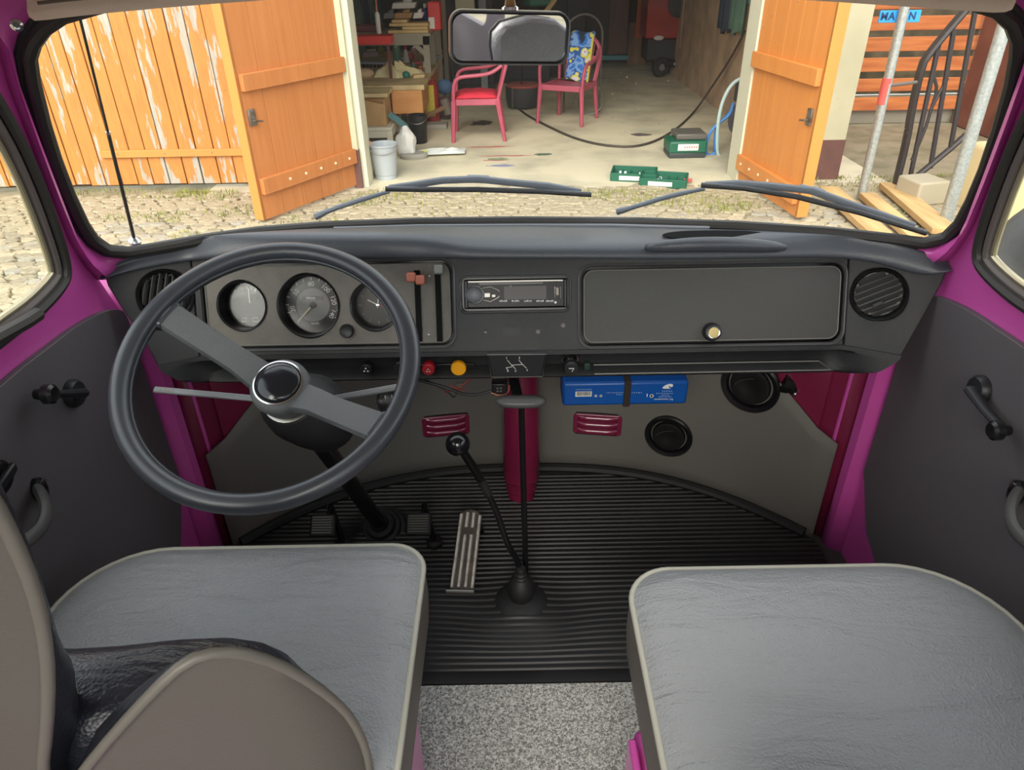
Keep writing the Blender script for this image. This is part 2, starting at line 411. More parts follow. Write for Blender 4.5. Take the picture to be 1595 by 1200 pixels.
def make_door(s, nm, lab, wl):
    top = plate(DOOR_OUT, [WIN_OUT], lambda u, v, d: Vector((s*(door_x(v)+.03*d), u, v)), None, nm, PINK, cuts=[((0, .76, 0), (0, 1, 0))], smooth=25)
    structure(top, lab)
    pp = plate(smoothpoly(PANEL, 2), [], lambda u, v, d: Vector((s*(door_x(min(v, .76))-.012+.012*d), u, v)), None, 'door_panel', DOORV, top, bevel=.007)
    loop = lambda d, o: [Vector((s*(door_x(z)+o), y, z)) for y, z in inset(WIN_OUT, d)]
    B().tube(loop(.003, -.003), .0090, 8, True, up=(s, 0, 0)).obj('rubber_seal', RUBBER2, top)
    B().tube(loop(.016, .005), .0080, 8, True, up=(s, 0, 0)).obj('inner_seal', M('seal_grey', (96, 88, 84), .45), top)
    B().tube(loop(.028, .008), .0048, 8, True, up=(s, 0, 0)).obj('chrome_trim', M('window_trim', (188, 180, 150), .28, .7), top)
    b = B(); lp = inset(WIN_OUT, .026)
    w = plate(lp, [], lambda u, v, d: Vector((s*(door_x(v)+.012+.004*d), u, v)), None, wl, GLASS2)
    structure(w, 'side window glass of the '+('left' if s < 0 else 'right')+' cab door')
    return top, pp
door1, pan1 = make_door(-1, 'door_1', 'magenta cab door with black vinyl panel on the steering wheel side', 'window_2')
door2, pan2 = make_door(1, 'door_2', 'magenta cab door with black vinyl panel beside the glovebox', 'window_3')
def din(px, py, s, o): return dr(px, py, s, -o)
def crank(door, s, hubpx, knobpx):
    """window winder: rosette, arm, knob"""
    n = Vector((-s, 0, 0)); h0 = din(*hubpx, s, .024); hub = Vector((s*(door_x(.5)-.012), h0.y, h0.z)); b = din(*knobpx, s, .052); kb = b-n*.018
    r = B().lathe([(.024, 0), (.024, .008), (.020, .014), (.0, .016)], hub, n).obj('window_crank', BLACK, door)
    a = hub+n*.018
    B().tube([a, a*.5+kb*.5+n*.004, kb], [.0125, .009, .009], 10, flat=.7).obj('crank_arm', BLACK, r)
    B().lathe([(.008, -.008), (.010, .004), (.0155, .007), (.0155, .018), (.011, .022), (.0, .019)], kb, n).obj('crank_knob', SATIN, r)
crank(door1, -1, (122, 613), (82, 614))
crank(door2, 1, (1519, 607), (1546, 671))
def pull(door, s, path):
    n = Vector((-s, 0, 0)); top = din(*path[0][:2], s, .014); top.x = s*(door_x(.5)-.012)
    g = B().lathe([(.014, 0), (.014, .008), (.010, .011), (0, .011)], top, n, 16, sx=1, sy=1.6).obj('pull_handle', SATIN, door)
    pts = [din(px, py, s, o) for px, py, o in path]; e = pts[-1]; ft = Vector((top.x, e.y-.02, e.z-.015))
    pts = smoothpoly([tuple(p) for p in pts+[ft+n*.01]], 2, False)
    B().tube(pts, .0085, 10, flat=1.4).obj('grip', M('grip_grey', (84, 84, 82), .35), g)
    B().lathe([(.0045, 0), (.0045, .003), (0, .004)], top+n*.011+Vector((0, .004, .014)), n, 8).obj('screw', CHROME, g)
    B().lathe([(.014, 0), (.014, .008), (.010, .011), (0, .011)], ft, n, 16, sx=1, sy=1.6).obj('handle_foot', SATIN, g)
pull(door1, -1, ((60, 764, .022), (67, 776, .045), (73, 795, .058), (68, 818, .062), (50, 838, .060), (25, 852, .050), (-10, 872, .030)))
pull(door2, 1, ((1585, 768, .022), (1577, 782, .045), (1573, 800, .058), (1578, 822, .062), (1595, 842, .060), (1620, 856, .050), (1655, 876, .030)))
t = din(4, 745, -1, .02); t.x = -(door_x(.5)-.012)
le = B().lathe([(.026, 0), (.026, .005), (.021, .009), (0, .005)], t, (1, 0, 0)).obj('latch_escutcheon', SATIN, door1)
B().obox(t+Vector((.012, 0, 0)), (.005, 0, 0), (0, .024, .004), (0, 0, .007)).obj('latch_lever', BLACK, le, bevel=.003)
# sill strip on the driver's window
t = dr(20, 508); q = dr(-60, 560)
B().tube([dr(42, 490)+Vector((.016, 0, 0)), dr(20, 503)+Vector((.018, 0, 0)), dr(-40, 535)+Vector((.018, 0, 0))], .011, 8).obj('window_felt', RUBBER2, door1)

# windscreen ------------------------------------------------------------------------------------
WS_IN = [(104, 31), (78, 48), (63, 68), (57, 88), (62, 125), (78, 190), (95, 245), (116, 300), (137, 345), (152, 368), (172, 382), (200, 385), (240, 379), (320, 365), (400, 354), (500, 346),
         (650, 340), (810, 338), (1000, 340), (1150, 345), (1300, 355), (1400, 366), (1440, 371), (1468, 363), (1487, 344), (1505, 310), (1525, 262), (1547, 196), (1565, 130), (1573, 85), (1574, 62), (1566, 40), (1546, 22)]
wsp = [ws(*p) for p in WS_IN]
for p in ((1490, 4), (1350, -14), (1100, -32), (800, -40), (500, -30), (300, -8), (170, 12)): wsp.append(ws(*p))
cen = Vector((0, ws_y(0, 1.0), 1.0))
# bowed pane as a grid between left and right edges, row by row
loop2 = [(p.x, p.z) for p in wsp]
def pane():
    bm = bmesh.new(); vs_ = [bm.verts.new((x, z, 0)) for x, z in loop2]
    ed = [bm.edges.new((vs_[i], vs_[(i+1) % len(vs_)])) for i in range(len(vs_))]
    bmesh.ops.triangle_fill(bm, use_beauty=True, edges=ed)
    for i in range(-9, 10):
        bmesh.ops.bisect_plane(bm, geom=bm.verts[:]+bm.edges[:]+bm.faces[:], plane_co=(i*.08, 0, 0), plane_no=(1, 0, 0))
    bm.verts.index_update(); bm.verts.ensure_lookup_table()
    b = B(); b.add([Vector((v.co.x, ws_y(v.co.x, v.co.y)+.004, v.co.y)) for v in bm.verts], [tuple(q.index for q in f.verts) for f in bm.faces]); bm.free()
    return b
wind = structure(pane().obj('window_1', GLASS, smooth=60), 'large bowed windscreen glass with fine dust specks')
nv = Vector((0, -1, -.55)).normalized()
def outward(d, o):
    res = []; n = len(wsp)
    for i in range(n):
        t = (wsp[(i+1) % n]-wsp[i-1]).normalized(); nn = Vector((2*WSA*wsp[i].x, 1, WSR)).normalized()
        w = t.cross(nn).normalized()
        if w.dot(wsp[i]-cen) < 0: w = -w
        res.append(wsp[i]+w*d-nn*o)
    return res
B().tube(outward(.009, .004), .0110, 10, True, up=(0, 1, .5)).obj('windscreen_seal', RUBBER2, wind)
B().tube(outward(.021, .002), .0060, 8, True, up=(0, 1, .5)).obj('seal_lip', RUBBER, wind)
# A pillars: painted metal between windscreen seal and door frame
WO = outward(.025, .000)
for s, nm, lb in ((-1, 'trim_3', 'magenta windscreen pillar beside the steering wheel'), (1, 'trim_4', 'magenta windscreen pillar above the right air vent')):
    edge = WO[0:12] if s < 0 else WO[21:33]
    edge = edge+[WO[-1] if s < 0 else WO[33]]
    gr3 = [Vector((s*(door_x(z)-.004), y-.004, z)) for y, z in GR]
    gr3 = [Vector((s*(door_x(1.26)-.004), GR[0][0]-.12, 1.26))]+gr3
    def resample(pl, n):
        d = [0]
        for i in range(1, len(pl)): d.append(d[-1]+(pl[i]-pl[i-1]).length)
        out = []
        for k in range(n):
            t = d[-1]*k/(n-1); i = max(j for j in range(len(d)) if d[j] <= t+1e-9); i = min(i, len(pl)-2)
            f = (t-d[i])/max(1e-9, d[i+1]-d[i]); out.append(pl[i].lerp(pl[i+1], f))
        return out
    a = sorted(edge, key=lambda p: -p.z); A = resample(a, 24); G = resample(gr3, 24)
    rows = []
    for p, q in zip(A, G):
        m1 = p.lerp(q, .35)+Vector((-s*.004, -.003, 0)); m2 = p.lerp(q, .62)+Vector((-s*.010, -.008, 0)); m3 = p.lerp(q, .86)+Vector((-s*.014, -.010, 0)); m4 = q+Vector((-s*.010, 0, 0))
        rows.append([p+Vector((0, .01, 0)), p, m1, m2, m3, m4, q+Vector((s*.006, 0, 0))])
    t = structure(B().grid(rows).obj(nm, PINK, smooth=45, solid=.003), lb)
p = at(26, 38, Y=.93)
B().lathe([(.007, 0), (.007, .004), (.004, .006), (.004, .003), (0, .003)], p, Vector((.5, -1, -.2)), 12).obj('trim_screw', CHROME, bpy.data.objects['trim_3'])
# header above the glass
hp = [(1.10, 1.335), (1.13, 1.28), (1.145, 1.245), (1.165, 1.235)]
rows = [[Vector((x, ws_y(x, 1.25)-(1.165-y)-.0, z)) for y, z in hp] for x in [-.66+.12*i for i in range(12)]]
structure(B().grid(rows).obj('trim_5', HEAD, solid=.004), 'header strip above the windscreen')
# sun visors, padded boards hinged along the header
def visor(pts_bot, label, s):
    v = thing('sun_visor', label, 'sun visor', pts_bot[0], 'sun visors')
    rows = []
    n = len(pts_bot)
    for i, p in enumerate(pts_bot):
        e = min(i, n-1-i); w = .0085 if e else .004
        d = Vector((0, .07, .095)).normalized()*(.13 if e > 1 else .122 if e == 1 else .105)
        nn = Vector((0, -.095, .07)).normalized()
        q = Vector(p)
        rows.append([q-d*.06/.13*.0+nn*0, q+nn*w*.8+d*.06, q+nn*w+d*.3, q+nn*w+d*.9, q+d, q-nn*w+d*.9, q-nn*w+d*.3, q-nn*w*.8+d*.06])
    b = B().grid(rows, cu=True); N = 8
    b.f += [tuple(range(N))[::-1], tuple((n-1)*N+k for k in range(N))]
    b.obj('visor_board', VISOR, v, sub=1)
    B().tube([Vector(p)+Vector((0, -.0035, .020)) for p in pts_bot[1:-1]], .0022, 6).obj('hem_seam', M('visor_seam', (96, 82, 72), .7), v)
    e = Vector(pts_bot[0]); e2 = Vector(pts_bot[1])
    B().tube([e2+Vector((0, .07, .095)), e2+Vector((s*-.05, .075, .105)), e2+Vector((s*-.05, .10, .125))], .004, 8).obj('hinge_rod', CHROME, v)
vl = []
for px, py in ((36, 40), (70, 34), (110, 29), (200, 20), (300, 11), (400, 4), (480, -2), (530, -5), (548, -8)):
    y = .95+.17*max(0, (px-36))/512*1.0; vl.append(at(px, py, Y=y))
visor(vl, 'beige padded sun visor above the steering wheel side', -1)
vr = []
for px, py in ((1588, 14), (1568, 24), (1535, 22), (1450, 16), (1350, 9), (1260, 3), (1200, 0), (1165, -4), (1150, -8)):
    y = .95+.17*max(0, (1588-px))/440*1.0; vr.append(at(px, py, Y=y))
visor(vr, 'beige padded sun visor above the glovebox side', 1)

# floor covering: ribbed rubber mat moulded round the gear lever, and the flecked carpet behind it
GB = Vector((.0-.008, 1.094, 0))
def mat_mesh():
    y0, y1, pitch = .895, 1.575, .0155
    prof = []; n = int((y1-y0)/pitch)
    prof += [(y0, -.001), (y0, .006), (y0+.022, .006)]
    for i in range(2, n):
        y = y0+pitch*i; prof += [(y, .003), (y+.003, .0062), (y+.008, .0062), (y+.011, .003)]
    rows = []
    for y, z in prof:
        t = max(0, (1.59-y)/.30); xm = min(.735, .72*t**(1/2.6)) if t > 0 else .02
        xm = max(.05, xm-.012)
        r = []
        for k in range(61):
            u = -1+2*k/60; x = xm*u
            dx, dy = x-GB.x, y-GB.y; dd = math.hypot(dx*1.0, dy)
            yy = y-.026*math.exp(-(dx/.12)**2)*math.exp(-((y-GB.y+.03)/.075)**2)
            zz = z+.022*math.exp(-(dd/.075)**2)
            r.append(Vector((x, yy, zz)))
        rows.append(r)
    return B().grid(rows)
fm = thing('floor_mat', 'black ribbed rubber mat covering the cab floor under the pedals', 'floor mat', (0, 1.2, 0))
mat_mesh().obj('ribbed_sheet', MATR, fm, smooth=30)
rim = []
for i in range(41):
    x = -.70+1.40*i/40; rim.append((x, nose(x)-.022, .012))
B().tube(rim, .013, 8).obj('raised_edge', RUBBER, fm)
FLECK = bpy.data.materials.new('flecked_carpet'); FLECK.use_nodes = True; MATS['fleck'] = FLECK
nt = FLECK.node_tree; bs = nt.nodes['Principled BSDF']; bs.inputs['Roughness'].default_value = .9
tc = nt.nodes.new('ShaderNodeTexCoord'); n1 = nt.nodes.new('ShaderNodeTexNoise'); n1.inputs['Scale'].default_value = 210; n1.inputs['Detail'].default_value = 2; n1.inputs['Distortion'].default_value = 1.2
n0 = nt.nodes.new('ShaderNodeTexNoise'); n0.inputs['Scale'].default_value = 14
nt.links.new(tc.outputs['Object'], n1.inputs['Vector']); nt.links.new(tc.outputs['Object'], n0.inputs['Vector'])
rp = nt.nodes.new('ShaderNodeValToRGB'); rp.color_ramp.elements[0].position = .40; rp.color_ramp.elements[0].color = lin((112, 112, 108)); rp.color_ramp.elements[1].position = .62; rp.color_ramp.elements[1].color = lin((206, 206, 198))
nt.links.new(n1.outputs['Fac'], rp.inputs['Fac']); nt.links.new(rp.outputs['Color'], bs.inputs['Base Color'])
bp = nt.nodes.new('ShaderNodeBump'); bp.inputs['Strength'].default_value = .5; bp.inputs['Distance'].default_value = .002; nt.links.new(n1.outputs['Fac'], bp.inputs['Height']); nt.links.new(bp.outputs['Normal'], bs.inputs['Normal'])
one(B().box(-.77, .77, -2.38, .893, -.001, .004), 'carpet', FLECK, 'flecked grey floor covering between the two front seats', 'carpet')
# ================================================================= DASHBOARD
SLOPE = .40
FN = Vector((0, -1, SLOPE)).normalized(); FU = Vector((0, SLOPE, 1)).normalized(); FR = Vector((1, 0, 0))
def face_y(z): return 1.22+SLOPE*(z-.66)
def fc(px, py): p = hit(px, py, lambda p: p.y-face_y(p.z)); return p.x, p.z
def fp(x, z, o=0.): return Vector((x, face_y(z), z))+FN*o
def fxz(px, py): return Vector(fc(px, py))
dash = thing('dashboard', 'black padded dashboard with instruments, radio and glovebox below the windscreen', 'dashboard', (0, 1.25, .52))
HL = fc(303, 470)[0]; HR = fc(1318, 470)[0]
ZT = fc(810, 389)[1]; ZU = fc(810, 400)[1]; ZB = fc(810, 548)[1]
cx0, cx1 = fc(316, 475)[0], fc(705, 475)[0]; cz0, cz1 = fc(510, 541)[1], fc(510, 409)[1]
rx0, rx1 = fc(717, 460)[0], fc(888, 460)[0]; rz0, rz1 = fc(803, 486)[1], fc(803, 431)[1]
gx0, gx1 = fc(905, 475)[0], fc(1313, 475)[0]; gz0, gz1 = fc(1110, 536)[1], fc(1110, 413)[1]
plate([(HL, ZB), (HR, ZB), (HR, ZT), (HL, ZT)], [rrect(cx0, cx1, cz0, cz1, .022), rrect(rx0, rx1, rz0, rz1, .012), rrect(gx0, gx1, gz0, gz1, .022)],
      lambda u, v, d: fp(u, v, -.016*d), None, 'fascia', DASH, dash, bevel=.003)
plate([(HL-.01, ZB+.004), (HR+.01, ZB+.004), (HR+.01, ZT-.004), (HL-.01, ZT-.004)], [], lambda u, v, d: fp(u, v, -.052-.01*d), None, 'rear_shell', SATIN, dash)
# angled end pieces with the air vents
def end_y(x, z, s): return face_y(z)-.5*max(0, s*x-abs(HL if s < 0 else HR))
def ec(px, py, s): p = hit(px, py, lambda p: p.y-end_y(p.x, p.z, s)); return p.x, p.z
def ep(x, z, s, o=0.):
    n = Vector((-s*.5, -1, SLOPE)).normalized(); return Vector((x, end_y(x, z, s), z))+n*o
for s, outl, vc, rot in ((-1, ((163, 428), (168, 445), (192, 484), (222, 524), (245, 558)), (258, 461), 78), (1, ((1476, 418), (1468, 440), (1444, 484), (1418, 530), (1404, 552)), (1369, 459), 24)):
    hx = HL if s < 0 else HR
    o2 = [ec(*p, s) for p in outl]
    o2[-1] = (o2[-1][0], ZB)
    outer = [(hx, ZT)]+o2+[(hx, ZB)]
    vx, vz = ec(*vc, s); r = .047
    hole = [(vx+r/1.118*math.cos(2*PI*i/36), vz+r/1.077*math.sin(2*PI*i/36)) for i in range(36)]
    plate(outer, [hole], lambda u, v, d, s=s: ep(u, v, s, -.014*d), None, 'end_panel', DASH, dash, bevel=.003)
    n = Vector((-s*.5, -1, SLOPE)).normalized(); c = ep(vx, vz, s)
    vent = B().lathe([(.0475, -.03), (.0475, -.002), (.0500, .0015), (.0480, .004), (.0445, .0005), (.042, -.006), (.042, -.03)], c, n, 40).obj('air_vent', SATIN, dash)
    w = Vector((1, 0, 0)); w = (w-n*w.dot(n)).normalized(); u = n.cross(w)
    if u.z < 0: u = -u
    a = math.radians(rot); d1 = w*math.cos(a)+u*math.sin(a); d2 = -w*math.sin(a)+u*math.cos(a)
    for i in range(7):
        t = -.033+.011*i; hl = math.sqrt(max(1e-5, .041**2-t*t))
        B().obox(c-n*.010+d2*t, d1*hl, (d2*.6+n*.8)*.0065, (d2*.8-n*.6)*.0012).obj('slat', M('slat_grey', (74, 74, 72), .4), vent)
    B().obox(c-n*.002-d2*.016-d1*.008, d1*.009, d2*.0035, n*.005).obj('lever', DASH, vent, bevel=.001)
    B().lathe([(.041, 0), (.041, .001)], c-n*.030, n, 24).obj('back_plate', SATIN, vent)
for hx in (HL, HR):
    B().obox(fp(hx, (ZB+ZT)/2, -.018), FR*.012, FU*(ZT-ZB)/2*1.05, FN*.005).obj('joint_strip', SLOT, dash)
# lower body with the recessed shelf
ZL = at(810, 592, Y=1.19).z
rows = []
xel, xer = ec(245, 558, -1)[0], ec(1404, 552, 1)[0]
for i in range(61):
    u = -1+2*i/60; s = -1 if u < 0 else 1; xe = abs(xel) if u < 0 else xer; row = []
    a0 = abs(u)*xe; e = min(1., max(0., (a0-.60)/(xe-.60))); rec = .026*max(0., 1-max(0., a0-.595)/.03)
    k = max(0., a0-abs(HL if u < 0 else HR))*.5
    yb = face_y(ZB)-k; rise = .016*e**3
    sec = [(yb+.012, ZB+.004, 1), (yb-.001, ZB+.002, 1), (yb-.003, ZB-.006, .995), (yb+rec*.9-.003, ZB-.010, .99), (yb+rec-.003, ZB-.014, .985), (yb+rec-.003+.004*e, ZL+.020+rise*.6, .96), (yb+rec*.25-.003+.008*e, ZL+.011+rise*.8, .95), (yb-.002+.012*e, ZL+.006+rise, .94), (yb+.004+.02*e, ZL+rise, .925), (yb+.10, ZL-.002+rise, .91)]
    for y, z, f in sec:
        row.append(Vector((s*a0*(1-(1-f)*e**1.5), y, z)))
    rows.append(row)
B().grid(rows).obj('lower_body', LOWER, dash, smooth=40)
# padded top with instrument hood
cols = [158, 200, 260, 298, 325, 400, 500, 600, 665, 695, 725, 810, 900, 1000, 1100, 1200, 1300, 1373, 1440, 1480]
lipy = [438, 425, 413, 408, 405, 404, 404, 404, 404, 403, 405, 405, 405, 406, 406, 404, 402, 411, 436, 424]
crest= [430, 406, 391, 384, 371, 368, 367, 366, 367, 372, 379, 381, 381, 381, 380, 378, 373, 382, 400, 414]
back = [424, 400, 381, 372, 368, 360, 354, 351, 349, 348, 348, 347, 348, 350, 353, 357, 364, 374, 390, 408]
rows = []
for px, a, b_, c in zip(cols, lipy, crest, back):
    s = -1 if px < 800 else 1
    hood = .022 if 300 < px < 690 else .010
    lo = hit(px, a, lambda p: p.y-end_y(p.x, p.z, s)+hood)
    bk = ws(px, c, -.014)
    # crest: a little in front of the lip, as high as the ray there says
    cr_ = hit(px, b_, lambda p: p.y-(lo.y+.012))
    mid = lo.lerp(cr_, .5)+Vector((0, -.006, .001))
    under = lo+Vector((0, .022, .004)); top = cr_.lerp(bk, .30)+Vector((0, 0, .003))
    rows.append([under, lo, lo+Vector((0, -.003, .005)), mid, cr_, top, cr_.lerp(bk, .65)+Vector((0, 0, .003)), bk, bk+Vector((0, .02, -.03))])
B().grid(rows).obj('padded_top', PAD, dash, smooth=80, sub=2)
rows = []
for i in range(29):
    x = -.70+1.40*i/28; s = -1 if x < 0 else 1; f = max(0, abs(x)-.60)*.25
    rows.append([Vector((x, end_y(x, ZU, s)+.002, ZU-.004-f)), Vector((x, max(end_y(x, ZU, s)+.02, ws_y(x, .775)-.012), ZU-.006-f))])
B().grid(rows).obj('pad_underside', SATIN, dash, solid=.003)
# thin trim strip along the glass
B().tube([ws(px, py, -.022)+Vector((0, 0, .001)) for px, py in ((520, 357), (650, 353), (810, 352), (950, 352), (1105, 356))], .0035, 8).obj('defrost_strip', M('strip_grey', (120, 124, 130), .35), dash)
# passenger grab handle moulded on the pad
hb = []; hr_ = []
for i in range(17):
    t = i/16; px = 1006+216*t; py = 386-5*math.sin(PI*t); q = hit(px, py, lambda p: p.y-(face_y(.765)-.008-.022*math.sin(PI*t)**.6)); hb.append(q); hr_.append(.006+.0085*math.sin(PI*t)**.5)
g = B().tube(hb, hr_, 12).obj('grab_handle', PAD, dash, smooth=80)
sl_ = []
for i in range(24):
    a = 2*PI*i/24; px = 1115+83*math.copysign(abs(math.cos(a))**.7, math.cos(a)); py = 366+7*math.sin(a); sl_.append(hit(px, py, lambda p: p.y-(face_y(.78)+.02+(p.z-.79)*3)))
B().prism(sl_, (0, .004, -.002)).obj('grip_slot_shade', SLOT, g)  # flat dark lens standing in for the shade inside the grip recess
# glovebox lid
lid = plate(rrect(gx0+.005, gx1-.005, gz0+.005, gz1-.005, .018), [], lambda u, v, d: fp(u, v, -.004-.012*d), None, 'glovebox_lid', LID, dash, bevel=.002)
EDGE = M('edge_highlight', (112, 110, 104), .35)  # paler than the panels: light caught by the edges put into colour
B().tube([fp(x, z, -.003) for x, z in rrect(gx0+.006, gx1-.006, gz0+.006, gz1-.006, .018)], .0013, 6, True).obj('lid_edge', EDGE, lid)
B().tube([fp(x, z, .001) for x, z in rrect(gx0-.004, gx1+.004, gz0-.004, gz1+.004, .024)], .0022, 6, True).obj('opening_edge', M('edge_grey', (70, 70, 70), .35), dash)
kx, kz = fc(1108, 517)
kn = B().lathe([(.017, -.004), (.0175, .006), (.015, .016), (.0115, .0175)], fp(kx, kz), FN).obj('lock_knob', BLACK, lid)
B().lathe([(.0115, .0176), (.0115, .0182), (.010, .0176)], fp(kx, kz), FN).obj('lock_ring', CHROME, lid)
B().lathe([(.010, .0170), (.010, .0178), (.004, .0180)], fp(kx, kz), FN).obj('lock_face', M('brass', (176, 160, 108), .35, .8), lid)
hx_, hz_ = fc(947, 508); B().lathe([(.0016, 0), (.0016, .0008)], fp(hx_, hz_, -.0042), FN, 8).obj('screw_hole', SATIN, lid)
# instrument cluster ------------------------------------------------------------------------------
G1, G2, G3 = fc(375, 477), fc(479, 477), fc(583, 477)
r1, r2, r3 = .0465, .0585, .0465
clu = plate(rrect(cx0+.004, cx1-.004, cz0+.004, cz1-.004, .019), [circle(*G1, r1), circle(*G2, r2, 40), circle(*G3, r3)], lambda u, v, d: fp(u, v, -.006-.006*d), None, 'instrument_panel', PLATE, dash)
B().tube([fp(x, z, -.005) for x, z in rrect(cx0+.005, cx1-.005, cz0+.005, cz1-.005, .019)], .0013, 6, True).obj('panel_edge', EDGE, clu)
B().tube([fp(x, z, .001) for x, z in rrect(cx0-.004, cx1+.004, cz0-.004, cz1+.004, .024)], .0022, 6, True).obj('cluster_surround', M('edge_grey', (70, 70, 70), .35), dash)
def gauge(name, c, r, depth=.040):
    o = fp(*c)
    g = B().lathe([(r-.001, -depth), (r-.0005, -.006), (r+.002, -.0045), (r+.0015, -.003), (r-.002, -.005), (r-.0035, -depth)], o, FN, 44).obj(name, SATIN, dash)
    B().lathe([(r-.002, -depth-.001), (r-.002, -depth)], o, FN, 40).obj('dial', DIAL, g)
    return g, o-FN*(depth-.0006)
def mark(b, o, ang, r0, r1, w):
    a = math.radians(ang); d = FR*math.cos(a)+FU*math.sin(a); t = -FR*math.sin(a)+FU*math.cos(a)
    b.obox(o+d*(r0+r1)/2, d*(r1-r0)/2, t*w/2, FN*.0003)
# left: fuel and warning lamps
g, o = gauge('fuel_gauge', G1, r1)
b = B()
for a in (60, 75, 90, 105, 120): mark(b, o, a, .030, .036, .0016)
b.obj('scale', WHITE, g)
B().obox(o+FR*.004+FN*.0025+FU*.018, FR*.0008, FU*.014, FN*.0004).obj('needle', WHITE, g)
b = B()
for x in (-.010, .012): b.tube([o+FR*(x+q*.005)+FU*(-.029+w*.0035)+FN*.0004 for q, w in ((-1, -1), (1, -1), (1, 1), (-1, 1))], .0006, 4, True)
b.obj('warning_symbols', WHITE, g)
B().lathe([(r1-.004, .004), (r1-.004, .0045)], o, FN, 36).obj('dial_glass', GLASSD, g)
# middle: speedometer
g, o = gauge('speedometer', G2, r2)
B().lathe([(.0325, 0), (.0325, .0006)], o, FN, 36).obj('inner_disc', DIALG, g)
b = B()
for i in range(14): mark(b, o, 196-i*17.5, .0475, .0535, .0014)
b.obj('scale', WHITE, g)
for s_, a in (('20', 190), ('50', 142), ('80', 92), ('100', 50), ('120', 12), ('140', -26)):
    A = math.radians(a); d = FR*math.cos(A)+FU*math.sin(A); t = FR*math.sin(A)-FU*math.cos(A)
    m = text(s_, .0125, o+d*.0405+FN*.0004, t, d, WHITE, g, 'numerals')
text('km/h', .0075, o-FU*.036+FR*.002+FN*.0004, FR, FU, WHITE, g, 'unit_lettering')
od = B().obox(o+FU*.0135+FN*.0006, FR*.020, FU*.0040, FN*.0004).obj('odometer', SATIN, g)
text('08666', .0075, o+FU*.0135-FR*.004+FN*.0011, FR, FU, WHITE, g, 'odometer_digits')
text('1', .0075, o+FU*.0135+FR*.0165+FN*.0011, FR, FU, M('odo_orange', (230, 120, 60), .5), g, 'odometer_tenths')
A = math.radians(226); d = FR*math.cos(A)+FU*math.sin(A); t = -FR*math.sin(A)+FU*math.cos(A)
B().add([o-d*.006-t*.0016+FN*.004, o-d*.006+t*.0016+FN*.004, o+d*.046+t*.0008+FN*.004, o+d*.046-t*.0008+FN*.004], [(0, 1, 2, 3)]).obj('needle', M('needle_cream', (224, 214, 180), .5), g, solid=.0008)
B().lathe([(.006, .001), (.006, .005), (.003, .0065), (0, .0065)], o, FN, 20).obj('needle_cap', SATIN, g)
B().lathe([(r2-.004, .0075), (r2-.004, .008)], o, FN, 36).obj('dial_glass', GLASSD, g)
# right: clock
g, o = gauge('clock', G3, r3)
B().lathe([(.040, 0), (.040, .0006)], o, FN, 36).obj('clock_face', M('clock_dark', (74, 72, 68), .6), g)
b = B()
for i in range(12): mark(b, o+FN*.0004, i*30, .031, .038, .0016 if i % 3 else .0026)
b.obj('hour_marks', DIALG, g)
for nm_, a, ln, mt in (('hour_hand', 152, .022, WHITE), ('minute_hand', 84, .030, WHITE), ('alarm_hand', -8, .026, RED)):
    A = math.radians(a); d = FR*math.cos(A)+FU*math.sin(A); t = -FR*math.sin(A)+FU*math.cos(A)
    B().obox(o+d*ln*.42+FN*.003, d*ln*.58, t*.0009, FN*.0003).obj(nm_, mt, g)
B().lathe([(.003, .001), (.003, .005), (0, .0055)], o, FN, 14).obj('hand_cap', CHROME, g)
B().lathe([(r3-.004, .0065), (r3-.004, .007)], o, FN, 36).obj('dial_glass', GLASSD, g)
x, z = fc(540, 516); B().lathe([(.0135, -.006), (.0135, .002), (.0115, .006), (.009, .0045), (0, .0045)], fp(x, z), FN, 24).obj('dimmer_knob', BLACK, dash)
# heater levers
for px in (651, 683):
    x, z0 = fc(px, 533); x2, z1 = fc(px, 421)
    B().obox(fp((x+x2)/2, (z0+z1)/2, -.0045), FR*.0055, FU*(z1-z0)/2*1.07, FN*.0012).obj('lever_slot', SLOT, dash)
for px, py, mt, w in ((642, 432, TERRA, .0085), (656, 436, TERRA, .0085), (684, 420, M('lever_grey', (104, 108, 102), .5), .0085)):
    x, z = fc(px, py); k = B().obox(fp(x, z, .012), FR*w, FU*.009, FN*.010).obj('heater_lever', mt, dash, bevel=.003)
    B().obox(fp(x+(.004 if px == 642 else -.004 if px == 656 else 0), z, -.002), FR*.002, FU*.004, FN*.006).obj('lever_stem', SATIN, k)
for px, py in ((668, 430), (668, 522)):
    x, z = fc(px, py); B().lathe([(.0026, -.006), (.0026, -.003), (.0012, -.0025)], fp(x, z), FN, 10).obj('screw', DULL, dash)
# radio -----------------------------------------------------------------------------------------
rad = plate(rrect(rx0+.001, rx1-.001, rz0+.001, rz1-.001, .011), [], lambda u, v, d: fp(u, v, -.018-.01*d), None, 'radio', SATIN, dash)
B().tube([fp(x, z, .000) for x, z in rrect(rx0, rx1, rz0, rz1, .012)], .0016, 6, True).obj('opening_lip', M('edge_grey', (70, 70, 70), .35), rad)
ax0, az1 = fc(727, 437); ax1, az0 = fc(879, 480); az1 = (az1+fc(803, 436)[1])/2; az0 = fc(803, 480)[1]
B().obox(fp((ax0+ax1)/2, (az0+az1)/2, -.010), FR*(ax1-ax0)/2*1.07, FU*(az1-az0)/2*1.12, FN*.008).obj('mount_frame', BLACK, rad, bevel=.003)
B().obox(fp((ax0+ax1)/2, (az0+az1)/2, -.002), FR*(ax1-ax0)/2, FU*(az1-az0)/2*1.03, FN*.006).obj('faceplate', M('radio_gloss', (16, 16, 18), .35, spec=.25), rad, bevel=.002)
RO = .0045
def rp_(px, py, o=RO): return fp(*fc(px, py), o)
